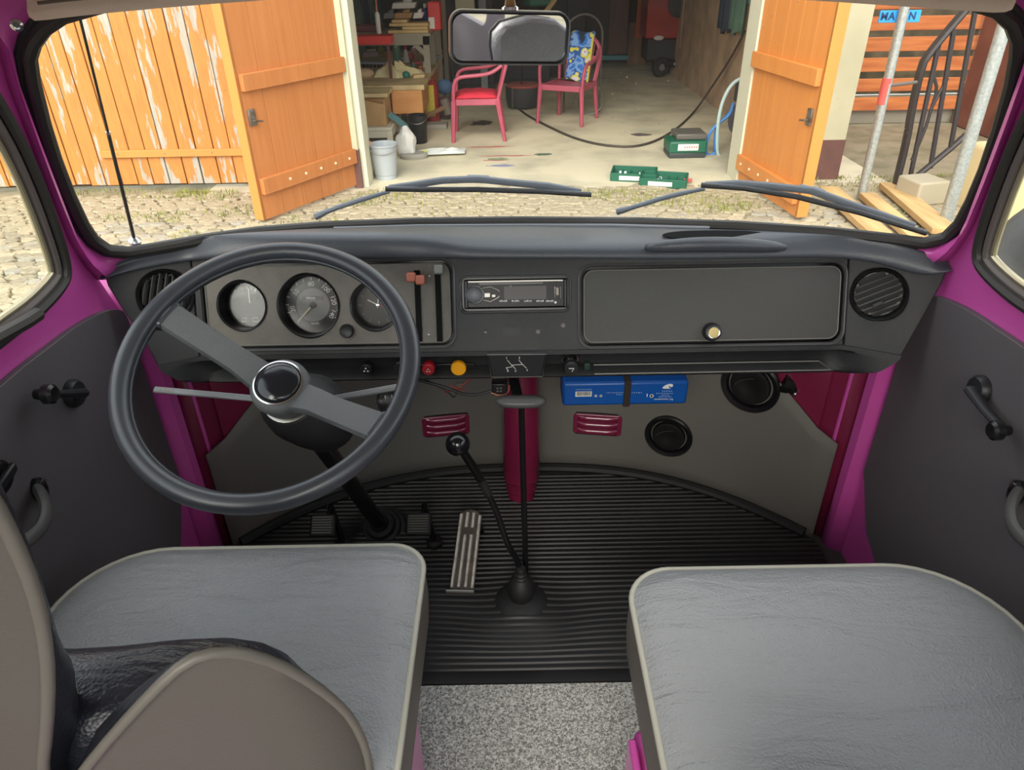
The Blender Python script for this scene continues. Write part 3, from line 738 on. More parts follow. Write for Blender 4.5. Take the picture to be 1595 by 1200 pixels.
B().obox(rp_(803, 438), FR*(ax1-ax0)/2*.97, FU*.0012, FN*.0008).obj('chrome_strip', DULL, rad)
B().obox(rp_(796, 441.5), FR*.060, FU*.0016, FN*.0008).obj('disc_slot', SATIN, rad)
B().obox(rp_(818, 456), FR*.040, FU*.0125, FN*.0004).obj('display', M('display_dark', (52, 48, 46), .4), rad)
B().lathe([(.0155, 0), (.0155, .008), (.0145, .010), (.0135, .0095), (0, .0088)], rp_(739, 459, .003), FN, 36).obj('volume_knob', M('knob_steel', (90, 92, 96), .45, .6), rad)
B().lathe([(.0185, 0), (.0185, .0015), (.017, .002), (.0165, .0005)], rp_(740, 459, .004), FN, 36).obj('knob_ring', M('ring_steel', (96, 96, 98), .4, .7), rad)
b = B()
for y0, y1 in ((449, 447), (467, 470)): b.tube([rp_(751, y0), rp_(764, y1), rp_(775, 458+(y1-459)*.55), rp_(778, 458+(y1-459)*.3)], .0010, 6)
b.obj('silver_trim', DULL, rad)
B().obox(rp_(759, 460), FR*.006, FU*.0045, FN*.001).obj('button', DULL, rad, bevel=.001)
B().obox(rp_(769, 461), FR*.004, FU*.003, FN*.001).obj('button', DULL, rad, bevel=.001)
text('Pioneer', .0055, rp_(801, 447), FR, FU, WHITE, rad, 'brand_lettering')
for px in (784, 803, 822, 841, 856):
    B().obox(rp_(px, 471), FR*.0075, FU*.0014, FN*.0006).obj('button', BLACK, rad)
    b = B()
    for k in range(5): b.obox(rp_(px, 469)+FR*(-.006+.003*k), FR*.0009, FU*(.0008+.0005*((k*7+px) % 3)), FN*.0003)
    b.obj('button_legend', WHITE, rad)
B().tube([rp_(868+dx, 456+dy) for dx, dy in ((-4, -9), (5, -9), (5, 9), (-4, 9))], .0005, 4, True).obj('usb_flap', DULL, rad)
B().obox(rp_(868, 454), FR*.0022, FU*.007, FN*.0006).obj('usb_port', M('usb_grey', (150, 140, 128), .4), rad)
B().lathe([(.0022, 0), (.0022, .001), (.0014, .001)], rp_(865, 471), FN, 14).obj('aux_socket', DULL, rad)
for px, py, mt in ((756, 517, SATIN), (838, 517, M('faded_spot', (100, 92, 90), .5)), (877, 507, M('faded_spot', (100, 92, 90), .5))):
    B().lathe([(.0045, .0), (.0042, .0006), (.002, .0002)], fp(*fc(px, py)), FN, 14).obj('screw_hole' if mt is SATIN else 'stud', mt, dash)
B().obox(fp(*fc(797, 517), .0003), FR*.018, FU*.008, FN*.0003).obj('badge_mark', M('badge_ghost', (56, 57, 58), .55, bump=(500, .5)), dash)
# shift pattern plate
PY = face_y(ZB)-.006
q = [at(px, py, Y=PY) for px, py in ((758, 550), (852, 549), (845, 588), (765, 589))]
sp = B().prism([Vector((p.x, PY+.018, p.z)) for p in q], (0, -.020, 0)).obj('shift_plate', BLACK, dash, bevel=.004)
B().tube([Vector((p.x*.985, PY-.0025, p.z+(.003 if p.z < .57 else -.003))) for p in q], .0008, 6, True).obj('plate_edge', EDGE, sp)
def pl(px, py): p = at(px, py, Y=PY-.003); return p
b = B()
for seg in (((790, 561), (796, 568), (803, 575)), ((797, 569), (814, 568)), ((808, 561), (814, 568), (820, 574)), ((788, 573), (797, 572), (797, 569)), ((788, 573), (791, 576))):
    b.tube([pl(*p) for p in seg], .0005, 6)
b.obj('shift_pattern', WHITE, sp)
for s_, px, py in (('R', 791, 578), ('2', 803, 578), ('4', 821, 577), ('1', 789, 558), ('3', 809, 558)):
    text(s_, .0065, pl(px, py), FR, (0, 0, 1), WHITE, sp, 'gear_lettering')
# switches on the lower shelf
SY = face_y(ZB)+.022
def sw(px, py, r, mt, name='switch_knob', ln=.03):
    p = at(px, py, Y=SY-ln)
    k = B().lathe([(r*.55, 0), (r*.55, ln*.45), (r, ln*.5), (r, ln*.88), (r*.86, ln), (r*.7, ln*1.0), (0, ln)], (p.x, SY, p.z), (0, -1, 0), 24).obj(name, mt, dash)
    return k, p
B().obox((at(695, 577, Y=SY).x, SY, at(695, 577, Y=SY).z), (.058, 0, 0), (0, .004, 0), (0, 0, .017)).obj('switch_panel', SATIN, dash, bevel=.002)
k, p = sw(570, 577, .011, BLACK)
b = B()
for i in range(3): b.lathe([(.0018, 0), (.0018, .0004)], p+Vector((.004*math.cos(i*2.09+1.57), -.0003, .004*math.sin(i*2.09+1.57))), (0, -1, 0), 8)
b.obj('knob_symbol', WHITE, k)
sw(622, 573, .011, BLACK)
k, p = sw(667, 577, .0125, RED, 'hazard_switch')
B().tube([p+Vector((x, -.0006, z)) for x, z in ((-.004, -.003), (.004, -.003), (0, .004))], .0006, 5, True).obj('triangle_symbol', WHITE, k)
sw(714, 576, .0150, YELLOW, 'amber_lamp', .022)
k, p = sw(890, 576, .0150, BLACK, 'lighter_knob', .034)
B().lathe([(.0175, .002), (.0175, .006), (.0165, .008), (.0160, .004)], (p.x, SY, p.z+.006), (0, -1, 0), 24).obj('socket_ring', CHROME, k)
B().tube([p+Vector((x, -.001, z)) for x, z in ((-.005, .003), (.005, .003), (.001, -.004))], .0008, 5).obj('knob_symbol', WHITE, k)
p = at(914, 573, Y=SY-.008)
k = B().obox(p, (.006, 0, 0), (0, .006, 0), (0, 0, .012)).obj('toggle_switch', M('toggle_green', (38, 60, 52), .4), dash, bevel=.002)
B().obox(p+Vector((0, -.0065, -.009)), (.005, 0, 0), (0, .0004, 0), (0, 0, .003)).obj('toggle_label', M('label_green', (110, 130, 90), .6), k)
e0, e1 = at(925, 588, Y=face_y(ZB)+.004), at(1290, 583, Y=face_y(ZB)+.004)
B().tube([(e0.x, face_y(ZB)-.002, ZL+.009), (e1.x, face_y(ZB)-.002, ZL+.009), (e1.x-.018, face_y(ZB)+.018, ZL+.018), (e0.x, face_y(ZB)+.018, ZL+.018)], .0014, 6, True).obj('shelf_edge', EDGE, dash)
# wiring hanging under the dash
wr = thing('wiring_loom', 'tangle of thin wires and relay hanging below the shift plate', 'wiring', at(760, 600, Y=1.3))
def wire(pts, r, mt): B().tube(smoothpoly([tuple(at(px, py, Y=y)) for px, py, y in pts], 2, False), r, 6).obj('wire', mt, wr)
WBLK = M('wire_black', (22, 22, 22), .5); WRED = M('wire_red', (130, 40, 34), .5); WCOP = M('wire_copper', (176, 110, 80), .5)
wire(((650, 592, 1.27), (690, 602, 1.26), (730, 618, 1.26), (765, 610, 1.27), (800, 592, 1.28)), .003, WBLK)
wire(((660, 590, 1.28), (700, 612, 1.27), (708, 622, 1.27), (712, 604, 1.28)), .0016, WBLK)
wire(((694, 612, 1.265), (710, 604, 1.262), (722, 600, 1.265), (735, 588, 1.27)), .0018, WRED)
wire(((700, 598, 1.265), (712, 608, 1.26), (724, 606, 1.265)), .0018, WRED)
wire(((765, 612, 1.26), (778, 617, 1.255), (792, 613, 1.26), (793, 600, 1.27)), .002, WCOP)
c = at(778, 603, Y=1.27); rl = B().obox(c, (.016, 0, 0), (0, .012, 0), (0, 0, .014)).obj('relay', SATIN, wr, bevel=.002)
b = B()
for dx, dz in ((-.004, .004), (.003, .004), (-.004, -.003), (.003, -.003)): b.obox(c+Vector((dx, -.0125, dz)), (.002, 0, 0), (0, .0004, 0), (0, 0, .0016))
b.obj('relay_print', M('faint_print', (120, 120, 116), .6), rl)
c = at(716, 600, Y=1.27); B().obox(c, (.008, 0, 0), (0, .006, 0), (0, 0, .006)).obj('connector', M('connector_olive', (92, 90, 76), .5), wr, bevel=.001)

# ================================================================= STEERING
WC = Vector((-.380, .905, .738)); AL = math.radians(31); WN = Vector((0, -math.sin(AL), math.cos(AL))); WE = Vector((0, math.cos(AL), math.sin(AL)))
RIM = M('rim_plastic', (52, 55, 60), .34, spec=.6)
SPK = M('spoke_grain', (88, 90, 91), .5, bump=(650, .7))
sw_ = thing('steering_wheel', 'two-spoke black steering wheel with round horn button', 'steering wheel', WC)
def wp(a, r, h=0.): return WC+(Vector((1, 0, 0))*math.cos(a)+WE*math.sin(a))*r+WN*h
B().tube([wp(2*PI*i/72, .2115) for i in range(72)], .0145, 16, True, up=tuple(WN)).obj('rim', RIM, sw_, smooth=80)
for dr_, dh in ((-.0125, -.004), (-.010, -.009)):
    B().tube([wp(2*PI*i/72, .2115+dr_, dh) for i in range(72)], .0042, 6, True, up=tuple(WN)).obj('rim_ridge', RIM, sw_, smooth=80)
HC = WC-WN*.078                                  # dished wheel: the hub lies well below the rim plane
for ang in (152, 152+180):
    a = math.radians(ang-2); d = Vector((1, 0, 0))*math.cos(a)+WE*math.sin(a); t = WN.cross(d)
    end = wp(a, .200, -.006)
    st = HC+d*.030
    rows = []
    for k, (f, w, th, up) in enumerate(((0, .027, .012, .004), (.25, .0225, .011, .010), (.45, .0215, .009, .004), (.7, .0225, .008, .002), (.92, .0235, .008, .0), (1.0, .0235, .008, .0))):
        c = st.lerp(end, f)+WN*up
        rows.append([c+t*w-WN*th*.2, c+t*w*.86+WN*th*.9, c+t*w*.3+WN*th, c-t*w*.3+WN*th, c-t*w*.86+WN*th*.9, c-t*w-WN*th*.2, c-t*w*.8-WN*th, c+t*w*.8-WN*th])
    b = B().grid(rows, cu=True); b.f += [tuple(range(8))[::-1], tuple(5*8+i for i in range(8))]
    b.obj('spoke', SPK, sw_, smooth=50)
    rows2 = []
    for f, w, th in ((0, .0245, .010), (1, .034, .011)):
        c = st.lerp(end, .94)+d*(.022*f)
        rows2.append([c+t*w+WN*th*.4, c+t*w*.8+WN*th, c-t*w*.8+WN*th, c-t*w+WN*th*.4, c-t*w*.9-WN*th, c+t*w*.9-WN*th])
    b = B().grid(rows2, cu=True); b.f += [tuple(range(6))[::-1], tuple(6+i for i in range(6))]
    b.obj('spoke_root', RIM, sw_, smooth=50, bevel=.002)
B().lathe([(.030, -.030), (.040, -.022), (.047, .006), (.046, .016), (.041, .022), (.036, .0235)], HC, WN, 40).obj('hub', SPK, sw_)
B().lathe([(.0385, .0225), (.0385, .0255), (.036, .0262), (.0345, .024)], HC, WN, 40).obj('horn_ring', CHROME, sw_)
B().lathe([(.0345, .022), (.0345, .026), (.031, .0295), (.020, .0325), (0, .0335)], HC, WN, 40).obj('horn_button', M('horn_gloss', (26, 28, 32), .16), sw_, smooth=60)
# column: shroud, tube, floor boot, stalks
foot = at(597, 824, Z=.0)
CA = (HC-foot).normalized(); CL = (HC-foot).length
sc = thing('steering_column', 'black steering column with shroud rising from the floor to the wheel', 'steering column', foot)
B().tube([foot+CA*.02, foot+CA*(CL-.10)], .0185, 16).obj('column_tube', SATIN, sc)
b = B(); top = HC-CA*.035
e1_ = Vector((1, 0, 0)); e2_ = CA.cross(e1_).normalized()
if e2_.y < 0: e2_ = -e2_
rows = []
for h, w, fw, bw, sh in ((.0, .042, .042, .042, 0), (.02, .056, .060, .050, .002), (.05, .066, .075, .055, .012), (.085, .062, .072, .052, .022), (.115, .050, .055, .045, .028), (.130, .034, .034, .034, .026)):
    c = top-CA*h+e1_*sh
    rows.append([c+e1_*w*math.cos(2*PI*i/24)+e2_*(fw if math.sin(2*PI*i/24) > 0 else bw)*math.sin(2*PI*i/24) for i in range(24)])
b.grid(rows, cu=True); b.f += [tuple(range(24))[::-1], tuple(5*24+i for i in range(24))]
b.obj('shroud', M('shroud_black', (24, 24, 25), .5, bump=(600, .3)), sc, smooth=40, bevel=.003)
B().lathe([(.036, -.010), (.042, -.008), (.042, .006), (.036, .008)], HC-CA*.038, CA, 30).obj('hub_collar', DULL, sc)
B().lathe([(.055, .004), (.058, .012), (.050, .016), (.046, .026), (.038, .030), (.034, .044), (.024, .050), (.019, .064)], foot, CA, 30).obj('floor_boot', RUBBER, sc)
def stalk(tip, root, name):
    d = (root-tip).normalized(); s_ = CA.cross(d).normalized()
    st_ = B().obox((tip+root)/2, (root-tip)/2, s_*.0055, CA*.003).obj(name, M('stalk_grey', (112, 114, 116), .4), sc, bevel=.002)
    b = B()
    for i in range(4): b.obox(tip+d*(.012+.007*i)+CA*.0034, d*.0022, s_*.0020, CA*.0003)
    b.obj('stalk_symbol', M('faint_print', (120, 120, 116), .6), st_)
P0 = HC-CA*.060
stalk(plane_at(240, 607, P0, CA), plane_at(405, 622, P0, CA), 'indicator_stalk')
stalk(plane_at(626, 602, P0, CA), plane_at(505, 624, P0, CA), 'wiper_stalk')
ig = B().lathe([(.022, 0), (.022, .03), (.016, .034), (0, .034)], at(606, 622, Y=1.06), (.25, -1, .35), 20).obj('ignition_lock', SATIN, sc)
igp = at(606, 622, Y=1.06)+Vector((.25, -1, .35)).normalized()*.035
b = B()
for a in (30, 75, 120, 165):
    a = math.radians(a); b.obox(igp+Vector((math.cos(a)*.015, 0, math.sin(a)*.015)), (.0005, 0, .0), (0, .0005, 0), (0, 0, .003))
b.obj('ignition_marks', WHITE, ig)

# ================================================================= LEVERS AND PEDALS
gl = thing('gear_lever', 'bent black gear lever with round knob and rubber gaiter on the floor', 'gear lever', GB)
kn = at(713, 692, D=1.34); base = GB+Vector((0, 0, .085))
pts = smoothpoly([tuple(kn), tuple(at(728, 714, D=1.36)), tuple(at(752, 752, D=1.40)), tuple(at(775, 800, D=1.44)), tuple(at(790, 850, D=1.46)), tuple(base+Vector((-.006, .01, .05))), tuple(base)], 2, False)
B().tube(pts, [.0085 if i < 10 else .0065 for i in range(len(pts))], 10).obj('lever_rod', SATIN, gl)
B().tube(pts[3:12], .0085, 10).obj('rod_sleeve', RUBBER, gl)
B().ball(kn, .0235, 24, 14).obj('knob', M('knob_gloss', (20, 20, 22), .12), gl, smooth=80)
B().lathe([(.060, .015), (.052, .024), (.034, .030), (.026, .034), (.030, .045), (.031, .060), (.024, .080), (.015, .090), (.016, .094), (.013, .098), (.014, .103), (.011, .108), (.012, .113), (.009, .120)], GB, (0, 0, 1), 30).obj('gaiter', RUBBER, gl)
hbk = thing('handbrake', 'umbrella-grip handbrake lever with thin black rod rising from the floor', 'handbrake', (GB.x+.02, GB.y+.03, 0))
ht = at(812, 628, D=1.40)
B().tube([ht, (GB.x+.012, GB.y+.035, .02)], .0065, 10).obj('lever_rod', SATIN, hbk)
rows = []
for i in range(13):
    t = -1+2*i/12; px = 811+40*t; c = at(px, 626-1*t*t, D=1.40); w = .018*math.sqrt(max(.06, 1-t**4)); h_ = .012*math.sqrt(max(.1, 1-t**4))
    rows.append([c+Vector((0, -w*math.cos(2*PI*k/12), h_*math.sin(2*PI*k/12))) for k in range(12)])
b = B().grid(rows, cu=True); b.f += [tuple(range(12))[::-1], tuple(12*12+k for k in range(12))]
b.obj('grip', M('handbrake_grey', (74, 74, 72), .45), hbk, smooth=70)
B().tube([ht+Vector((-.004, .0, .0)), at(803, 604, D=1.43), at(800, 590, D=1.46)], .011, 10).obj('upper_guide', SATIN, hbk)
def small_pedal(px, py, label):
    c = at(px, py, Z=.105); p = thing('pedal', label, 'pedal', (c.x, c.y, 0), 'foot pedals')
    n = Vector((0, -.62, .78)).normalized(); u = Vector((0, .78, .62)).normalized()
    B().obox(c, (.030, 0, 0), u*.027, n*.007).obj('pad', RUBBER, p, bevel=.006)
    for i in range(7): B().obox(c+n*.008+u*(-.018+.006*i), (.023, 0, 0), u*.0014, n*.0018).obj('tread_rib', M('pedal_rib', (70, 68, 62), .45), p)
    B().tube([c-n*.006, c+Vector((.01, .05, .015)), (c.x+.028, c.y+.035, .01)], .008, 8).obj('pedal_arm', SATIN, p)
    B().lathe([(.020, .0), (.020, .012), (.012, .018)], (c.x+.028, c.y+.035, .005), (0, 0, 1), 14).obj('arm_boot', RUBBER, p)
small_pedal(503, 819, 'clutch pedal with ribbed rubber pad, left of the steering column foot')
small_pedal(652, 817, 'brake pedal with ribbed rubber pad, right of the steering column foot')
b0, b1 = at(700, 918, Z=.02), at(738, 919, Z=.02); t0, t1 = at(716, 803, Z=.115), at(750, 806, Z=.115)
ac = thing('accelerator_pedal', 'long grooved metal accelerator pedal hinged at the floor', 'pedal', (b0.x, b0.y, 0), 'foot pedals')
uu = ((t0+t1)/2-(b0+b1)/2); un = Vector((1, 0, 0)).cross(uu).normalized()
ol = []
for i in range(7):
    a = PI-PI*i/6; m = (t0+t1)/2; hw = (t1-t0)/2; ol.append(m+hw*math.cos(a)+uu.normalized()*math.sin(a)*.018)
B().prism([b0]+ol+[b1], -un*.010).obj('pad', M('worn_black', (56, 48, 42), .5, var=(40, (88, 80, 70), .45, .75)), ac, bevel=.003)
for f in (.08, .36, .64, .92):
    p, q = b0.lerp(b1, f), t0.lerp(t1, f); d = q-p
    segs = ((.02, 1.02),) if f in (.08, .92) else ((.03, .74), (.84, 1.05))
    for s0, s1 in segs:
        B().tube([p+d*s0+un*.001, p+d*s1+un*.001], .0040, 6).obj('tread_rib', M('worn_alloy', (206, 200, 190), .4, .5, var=(60, (150, 140, 126), .5, .75)), ac)
m = (t0+t1)/2-un*.02; B().tube([m, (m.x+.02, m.y+.05, .01)], .008, 8).obj('pedal_rod', SATIN, ac)
B().tube([b0-Vector((.008, 0, .006)), b1+Vector((.0, 0, -.006))], .005, 8).obj('hinge_pin', DULL, ac)

# ================================================================= NOSE PANEL FITTINGS
def npt(px, py, d=0.): return hit(px, py, lambda p: p.y-nose(p.x, d))
du = thing('air_duct', 'shade-darkened magenta fresh-air duct standing at the centre of the nose panel', 'air duct', (0, 1.5, 0))
rows = []
for py, hw, y in ((560, 26, 1.50), (600, 27, 1.50), (640, 28, 1.49), (690, 29, 1.485), (722, 28.5, 1.48), (724, 27.5, 1.48), (743, 27.5, 1.475), (746, 25.5, 1.475), (760, 24, 1.47), (762, 22, 1.47), (776, 20, 1.465), (783, 12, 1.46)):
    c = at(812, py, Y=y); w = hw/FPX*(c-CAM).dot(cd)
    rows.append([c+Vector((w*math.cos(2*PI*k/20), w*.8*math.sin(2*PI*k/20), 0)) for k in range(20)])
B().grid(rows, cu=True).obj('duct_body', PINK_SHADE, du, smooth=30)
for x0, x1, y0, y1, lb in ((656, 733, 645, 679, 'shade-darkened magenta louvred vent cover in the nose lining left of the air duct'), (891, 970, 643, 678, 'shade-darkened magenta louvred vent cover in the nose lining under the blue box')):
    cxp, cyp = (x0+x1)/2, (y0+y1)/2; c = npt(cxp, cyp, -.006); sc_ = (c-CAM).dot(cd)/FPX
    hw, hh = (x1-x0)/2*sc_, (y1-y0)/2*sc_/math.cos(math.radians(33))
    v = thing('louvre_vent', lb, 'vent cover', c, 'louvred covers in the nose lining')
    ang = math.atan(-(nose(c.x+.01)-nose(c.x-.01))/.02); rt = Vector((math.cos(ang), -math.sin(ang), 0)); nn = Vector((-math.sin(ang), -math.cos(ang), 0))
    B().prism([c+rt*x+Vector((0, 0, z))-nn*.001 for x, z in rrect(-hw, hw, -hh, hh, .008)], nn*.003).obj('surround', SATIN, v)
    b = B().prism([c+rt*x+Vector((0, 0, z)) for x, z in rrect(-hw*.95, hw*.95, -hh*.9, hh*.9, .009)], nn*.006); b.obj('cover_plate', PINK_SHADE, v, bevel=.002)
    for i in range(3):
        z = -hh*.58+hh*.58*i
        b = B(); rr = []
        for k in range(9):
            x = -hw*.78+hw*1.56*k/8; e = .008 if 0 < k < 8 else .001
            rr.append([c+rt*x+Vector((0, 0, z+dz))+nn*(.006+e*h_) for dz, h_ in ((-.009, 0), (-.007, .8), (0, 1), (.007, .6), (.009, 0))])
        b.grid(rr).obj('louvre', PINK_SHADE, v, smooth=60)
def speaker(px, py, rpx, lb, cy_):
    c = npt(px, py, -.004); sc_ = (c-CAM).dot(cd)/FPX; r = rpx*sc_
    ang = math.atan(-(nose(c.x+.01)-nose(c.x-.01))/.02); nn = Vector((-math.sin(ang), -math.cos(ang), .0))
    t = thing('round_outlet', lb, 'air outlet', c, 'round black outlets in the nose lining')
    B().lathe([(r, 0), (r, .010), (r*.93, .014), (r*.80, .012), (r*.72, .002), (r*.70, -.004)], c, nn, 36).obj('outlet_ring', SATIN, t)
    B().lathe([(r*.72, .001), (r*.66, .012), (r*.60, .013), (r*.3, .008), (0, .006)], c, nn, 32).obj('centre_flap', M('outlet_black', (26, 25, 25), .35), t)
    B().tube([c+nn*.0135+Vector((r*.5*math.cos(a), 0, r*.12+r*.22*math.sin(a))) for a in [PI*i/10 for i in range(11)]], .0012, 5).obj('flap_rim', M('flap_edge', (60, 58, 56), .3), t)
    return t, c, r
speaker(1042, 678, 37, 'black round outlet low on the nose lining right of the air duct', 0)
t, c, r = speaker(1170, 600, 46, 'large black round outlet half hidden under the dashboard edge', 0)
B().tube([c+Vector((r*.8, -.03, .03)), c+Vector((r*1.25, -.035, .02)), c+Vector((r*1.6, -.04, .04))], [.030, .028, .014], 10).obj('hose_elbow', SATIN, t)
B().ball(c+Vector((r*1.12, -.066, .014)), .005, 10, 6).obj('clamp_screw', CHROME, t)
# blue box strapped under the dash
bl = thing('first_aid_box', 'flat blue plastic box strapped under the dashboard near the air duct', 'plastic box', at(972, 612, Y=1.34))
q0, q1 = at(877, 597, Y=1.32), at(1069, 630, Y=1.32); xm = (q0.x+q1.x)/2; hw = (q1.x-q0.x)/2; zm = at(972, 614, Y=1.32).z; hh = .030
B().obox((xm, 1.36, zm), (hw, 0, 0), (0, .04, 0), (0, 0, hh)).obj('case', BLUE, bl, bevel=.006)
B().obox((xm+.004, 1.36, zm), (.0075, 0, 0), (0, .043, 0), (0, 0, hh+.003)).obj('strap', M('strap_brown', (44, 36, 28), .8), bl, bevel=.002)
fy = 1.3194
def bp_(px, py): return at(px, py, Y=fy)
b = B(); c = bp_(909, 614); B().obox(c, (.018, 0, 0), (0, .0004, 0), (0, 0, .0065)).obj('barcode_label', WHITE, bl)
random.seed(3); x = -.0155
while x < .0155:
    w = random.choice((.0005, .0008, .0012)); b.obox(c+Vector((x+w/2, -.0006, .001)), (w/2, 0, 0), (0, .0002, 0), (0, 0, .0048)); x += w+random.choice((.0006, .0010))
b.obj('barcode', SATIN, bl)
wv = [(-.012, -.006), (-.010, -.001), (-.004, .004), (.003, .0062), (.009, .006), (.012, .003), (.011, -.001), (.007, -.002), (.004, 0), (.0035, .002), (.002, .0005), (.004, -.0045), (.009, -.006)]
c = bp_(1040, 602); B().prism([c+Vector((x, 0, z)) for x, z in smoothpoly(wv, 1)], (0, -.0005, 0)).obj('wave_emblem', WHITE, bl)
B().lathe([(.0045, 0), (.0045, .0004), (.0028, .0004), (.0028, 0)], bp_(1015, 617), (0, -1, 0), 16).obj('ring_mark', WHITE, bl)
B().lathe([(.0030, 0), (.0030, .0004), (.0018, .0004), (.0018, 0)], bp_(928, 617), (0, -1, 0), 14).obj('ring_mark', WHITE, bl)
B().lathe([(.0030, 0), (.0030, .0004), (.0018, .0004), (.0018, 0)], bp_(936, 617), (0, -1, 0), 14).obj('ring_mark', WHITE, bl)
B().obox(bp_(1008, 616), (.001, 0, 0), (0, .0003, 0), (0, 0, .004)).obj('figure_mark', WHITE, bl)
random.seed(5)
for x0, x1, y in ((1031, 1047, 609.5), (1022, 1048, 613), (1030, 1042, 616), (1026, 1045, 618.5), (944, 972, 612), (984, 1001, 612), (960, 970, 615), (897, 920, 607)):
    b = B(); x = x0
    while x < x1:
        w = random.uniform(1.2, 3.0); b.obox(bp_(x+w/2, y), (w*.0005, 0, 0), (0, .0003, 0), (0, 0, .0007)); x += w+.9
    b.obj('small_print', M('faded_white', (176, 192, 214), .6), bl)
text('www.', .0060, bp_(1023.5, 622), FR, (0, 0, 1), WHITE, bl, 'web_lettering')
text('.org', .0060, bp_(1045, 622), FR, (0, 0, 1), WHITE, bl, 'web_lettering')
b = B()
for x in range(1028, 1041, 2): b.obox(bp_(x, 622), (.0006, 0, 0), (0, .0003, 0), (0, 0, .0013))
b.obj('small_print', WHITE, bl)
# ================================================================= SEATS
def cushion(seat, x0, x1, y0, y1, z, r_fl, r_fr, r_b):
    """upholstered seat cushion: crowned top, piping, boxed skirt"""
    def outline(n=9):
        p = []
        for cx, cy_, r, a0 in ((x1-r_fr, y1-r_fr, r_fr, 0), (x0+r_fl, y1-r_fl, r_fl, 90), (x0+r_b, y0+r_b, r_b, 180), (x1-r_b, y0+r_b, r_b, 270)):
            for i in range(n+1):
                a = math.radians(a0+90*i/n); p.append(Vector((cx+r*math.cos(a), cy_+r*math.sin(a), 0)))
        # straight runs get intermediate points and a slight bow
        q = []; N = len(p)
        for i in range(N):
            a, b = p[i], p[(i+1) % N]; m = max(1, int((b-a).length/.04))
            for k in range(m): q.append(a.lerp(b, k/m))
        return q
    ol = outline(); c = Vector(((x0+x1)/2, (y0+y1)/2, 0))
    rows = []
    for s in (0.02, .2, .4, .55, .68, .78, .86, .92, .96, .985, 1.0):
        h = .020*(1-s**3)-.0-.012*max(0, (s-.86)/.14)**2
        rows.append([c+(p-c)*s+Vector((0, 0, z+.012+h)) for p in ol])
    b = B().grid(rows, cu=True); b.f.append(tuple(range(len(ol)))[::-1])
    b.obj('cushion', VINYL, seat, smooth=80)
    pz = z
    B().tube([p+Vector((0, 0, pz)) for p in ol], .0045, 8, True).obj('piping', PIPE, seat, smooth=80)
    rows = [[c+(p-c)*f+Vector((0, 0, zz)) for p in ol] for f, zz in ((.995, pz), (1.008, pz-.02), (1.012, pz-.06), (1.0, pz-.11), (.985, pz-.125), (.9, pz-.13))]
    b = B().grid(rows, cu=True); b.obj('skirt', TAUPE, seat, smooth=60)
    return ol
def backrest(seat, half, xc, ysurf, matf=VINYLD):
    """half: right-hand outline from the foot up to the crown (x offset, z, foam thickness); the shell follows ysurf(x,z)"""
    pts = smoothpoly([(xc+u, z, t) for u, z, t in half], 1, False)
    left = [(2*xc-x, z, t) for x, z, t in reversed(pts)]
    ol = pts+left[1:]
    plate([p[:2] for p in ol], [], lambda u, v, d: Vector((u, ysurf(u, v)+.006*d, v)), None, 'back_panel', TAUPE, seat,
          cuts=[((xc+d, 0, 0), (1, 0, 0)) for d in (-.2, -.15, -.1, -.05, 0, .05, .1, .15, .2)], smooth=60)
    B().tube([Vector((x, ysurf(x, z), z)) for x, z, t in ol], .0045, 8, True).obj('back_piping', M('piping_taupe', (100, 96, 87), .5), seat, smooth=80)
    N = len(ol); rows = []; nrm = []
    for i in range(N):
        a, b = Vector(ol[i-1][:2]), Vector(ol[(i+1) % N][:2]); d = (b-a).normalized(); nrm.append(Vector((d.y, -d.x)))
    for f in (0, .2, .5, .8, 1.0):
        row = []
        for (x, z, t), n in zip(ol, nrm):
            bul = t*.16*math.sin(PI*f)-.004-.10*t*max(0, f-.6)
            row.append(Vector((x+n.x*bul, ysurf(x, z)+.004+t*f, z+n.y*bul)))
        rows.append(row)
    B().grid(rows, cu=True).obj('side_boxing', matf, seat, smooth=80)
    look = {(round(p.x, 5), round(p.z, 5)): p.y for p in rows[-1]}
    plate([(p.x, p.z) for p in rows[-1]], [], lambda u, v, d: Vector((u, look.get((round(u, 5), round(v, 5)), .4)-.003*d, v)), None, 'front_panel', matf, seat, smooth=60)
ds = thing('seat', 'grey vinyl driver seat with pale piping and headrest behind the steering wheel', 'seat', (-.425, .58, 0), 'front seats')
cushion(ds, -.690, -.160, .33, .826, .45, .13, .055, .10)
ysf = lambda x, z: .33-(z-.58)*.15+.10*((x+.43)/.25)**2
half = []
for px, py, t in ((570, 1165, .006), (548, 1120, .006), (520, 1090, .006), (460, 1048, .006), (400, 1022, .006), (340, 1015, .008), (290, 1030, .012), (240, 1075, .025), (180, 1140, .045), (130, 1200, .06), (98, 1248, .07), (75, 1240, .07), (66, 1200, .06), (74, 1130, .045), (76, 1050, .02), (68, 980, .012), (50, 910, .010), (25, 850, .010), (0, 800, .010), (-20, 765, .010)):
    p = hit(px, py, lambda p: p.y-ysf(p.x, p.z)); half.append((p.x+.43, p.z, t))
half = [(half[0][0]-.004, .47, .006)]+half+[(.09, 1.045, .01), (.0, 1.055, .01)]
backrest(ds, half, -.43, ysf)
rows = []; sg = lambda v, e=.62: math.copysign(abs(v)**e, v)
for k in range(17):
    ph = -PI/2+PI*k/16; row = []
    for i in range(40):
        th = 2*PI*i/40; x = -.43+.188*sg(math.cos(ph))*sg(math.cos(th)); z = .526+.20*sg(math.sin(ph))
        row.append(Vector((x, ysf(x, z)+.078+.068*sg(math.cos(ph))*sg(math.sin(th)), z)))
    rows.append(row)
B().grid(rows, cu=True).obj('front_pad', VINYLD, ds, smooth=80)
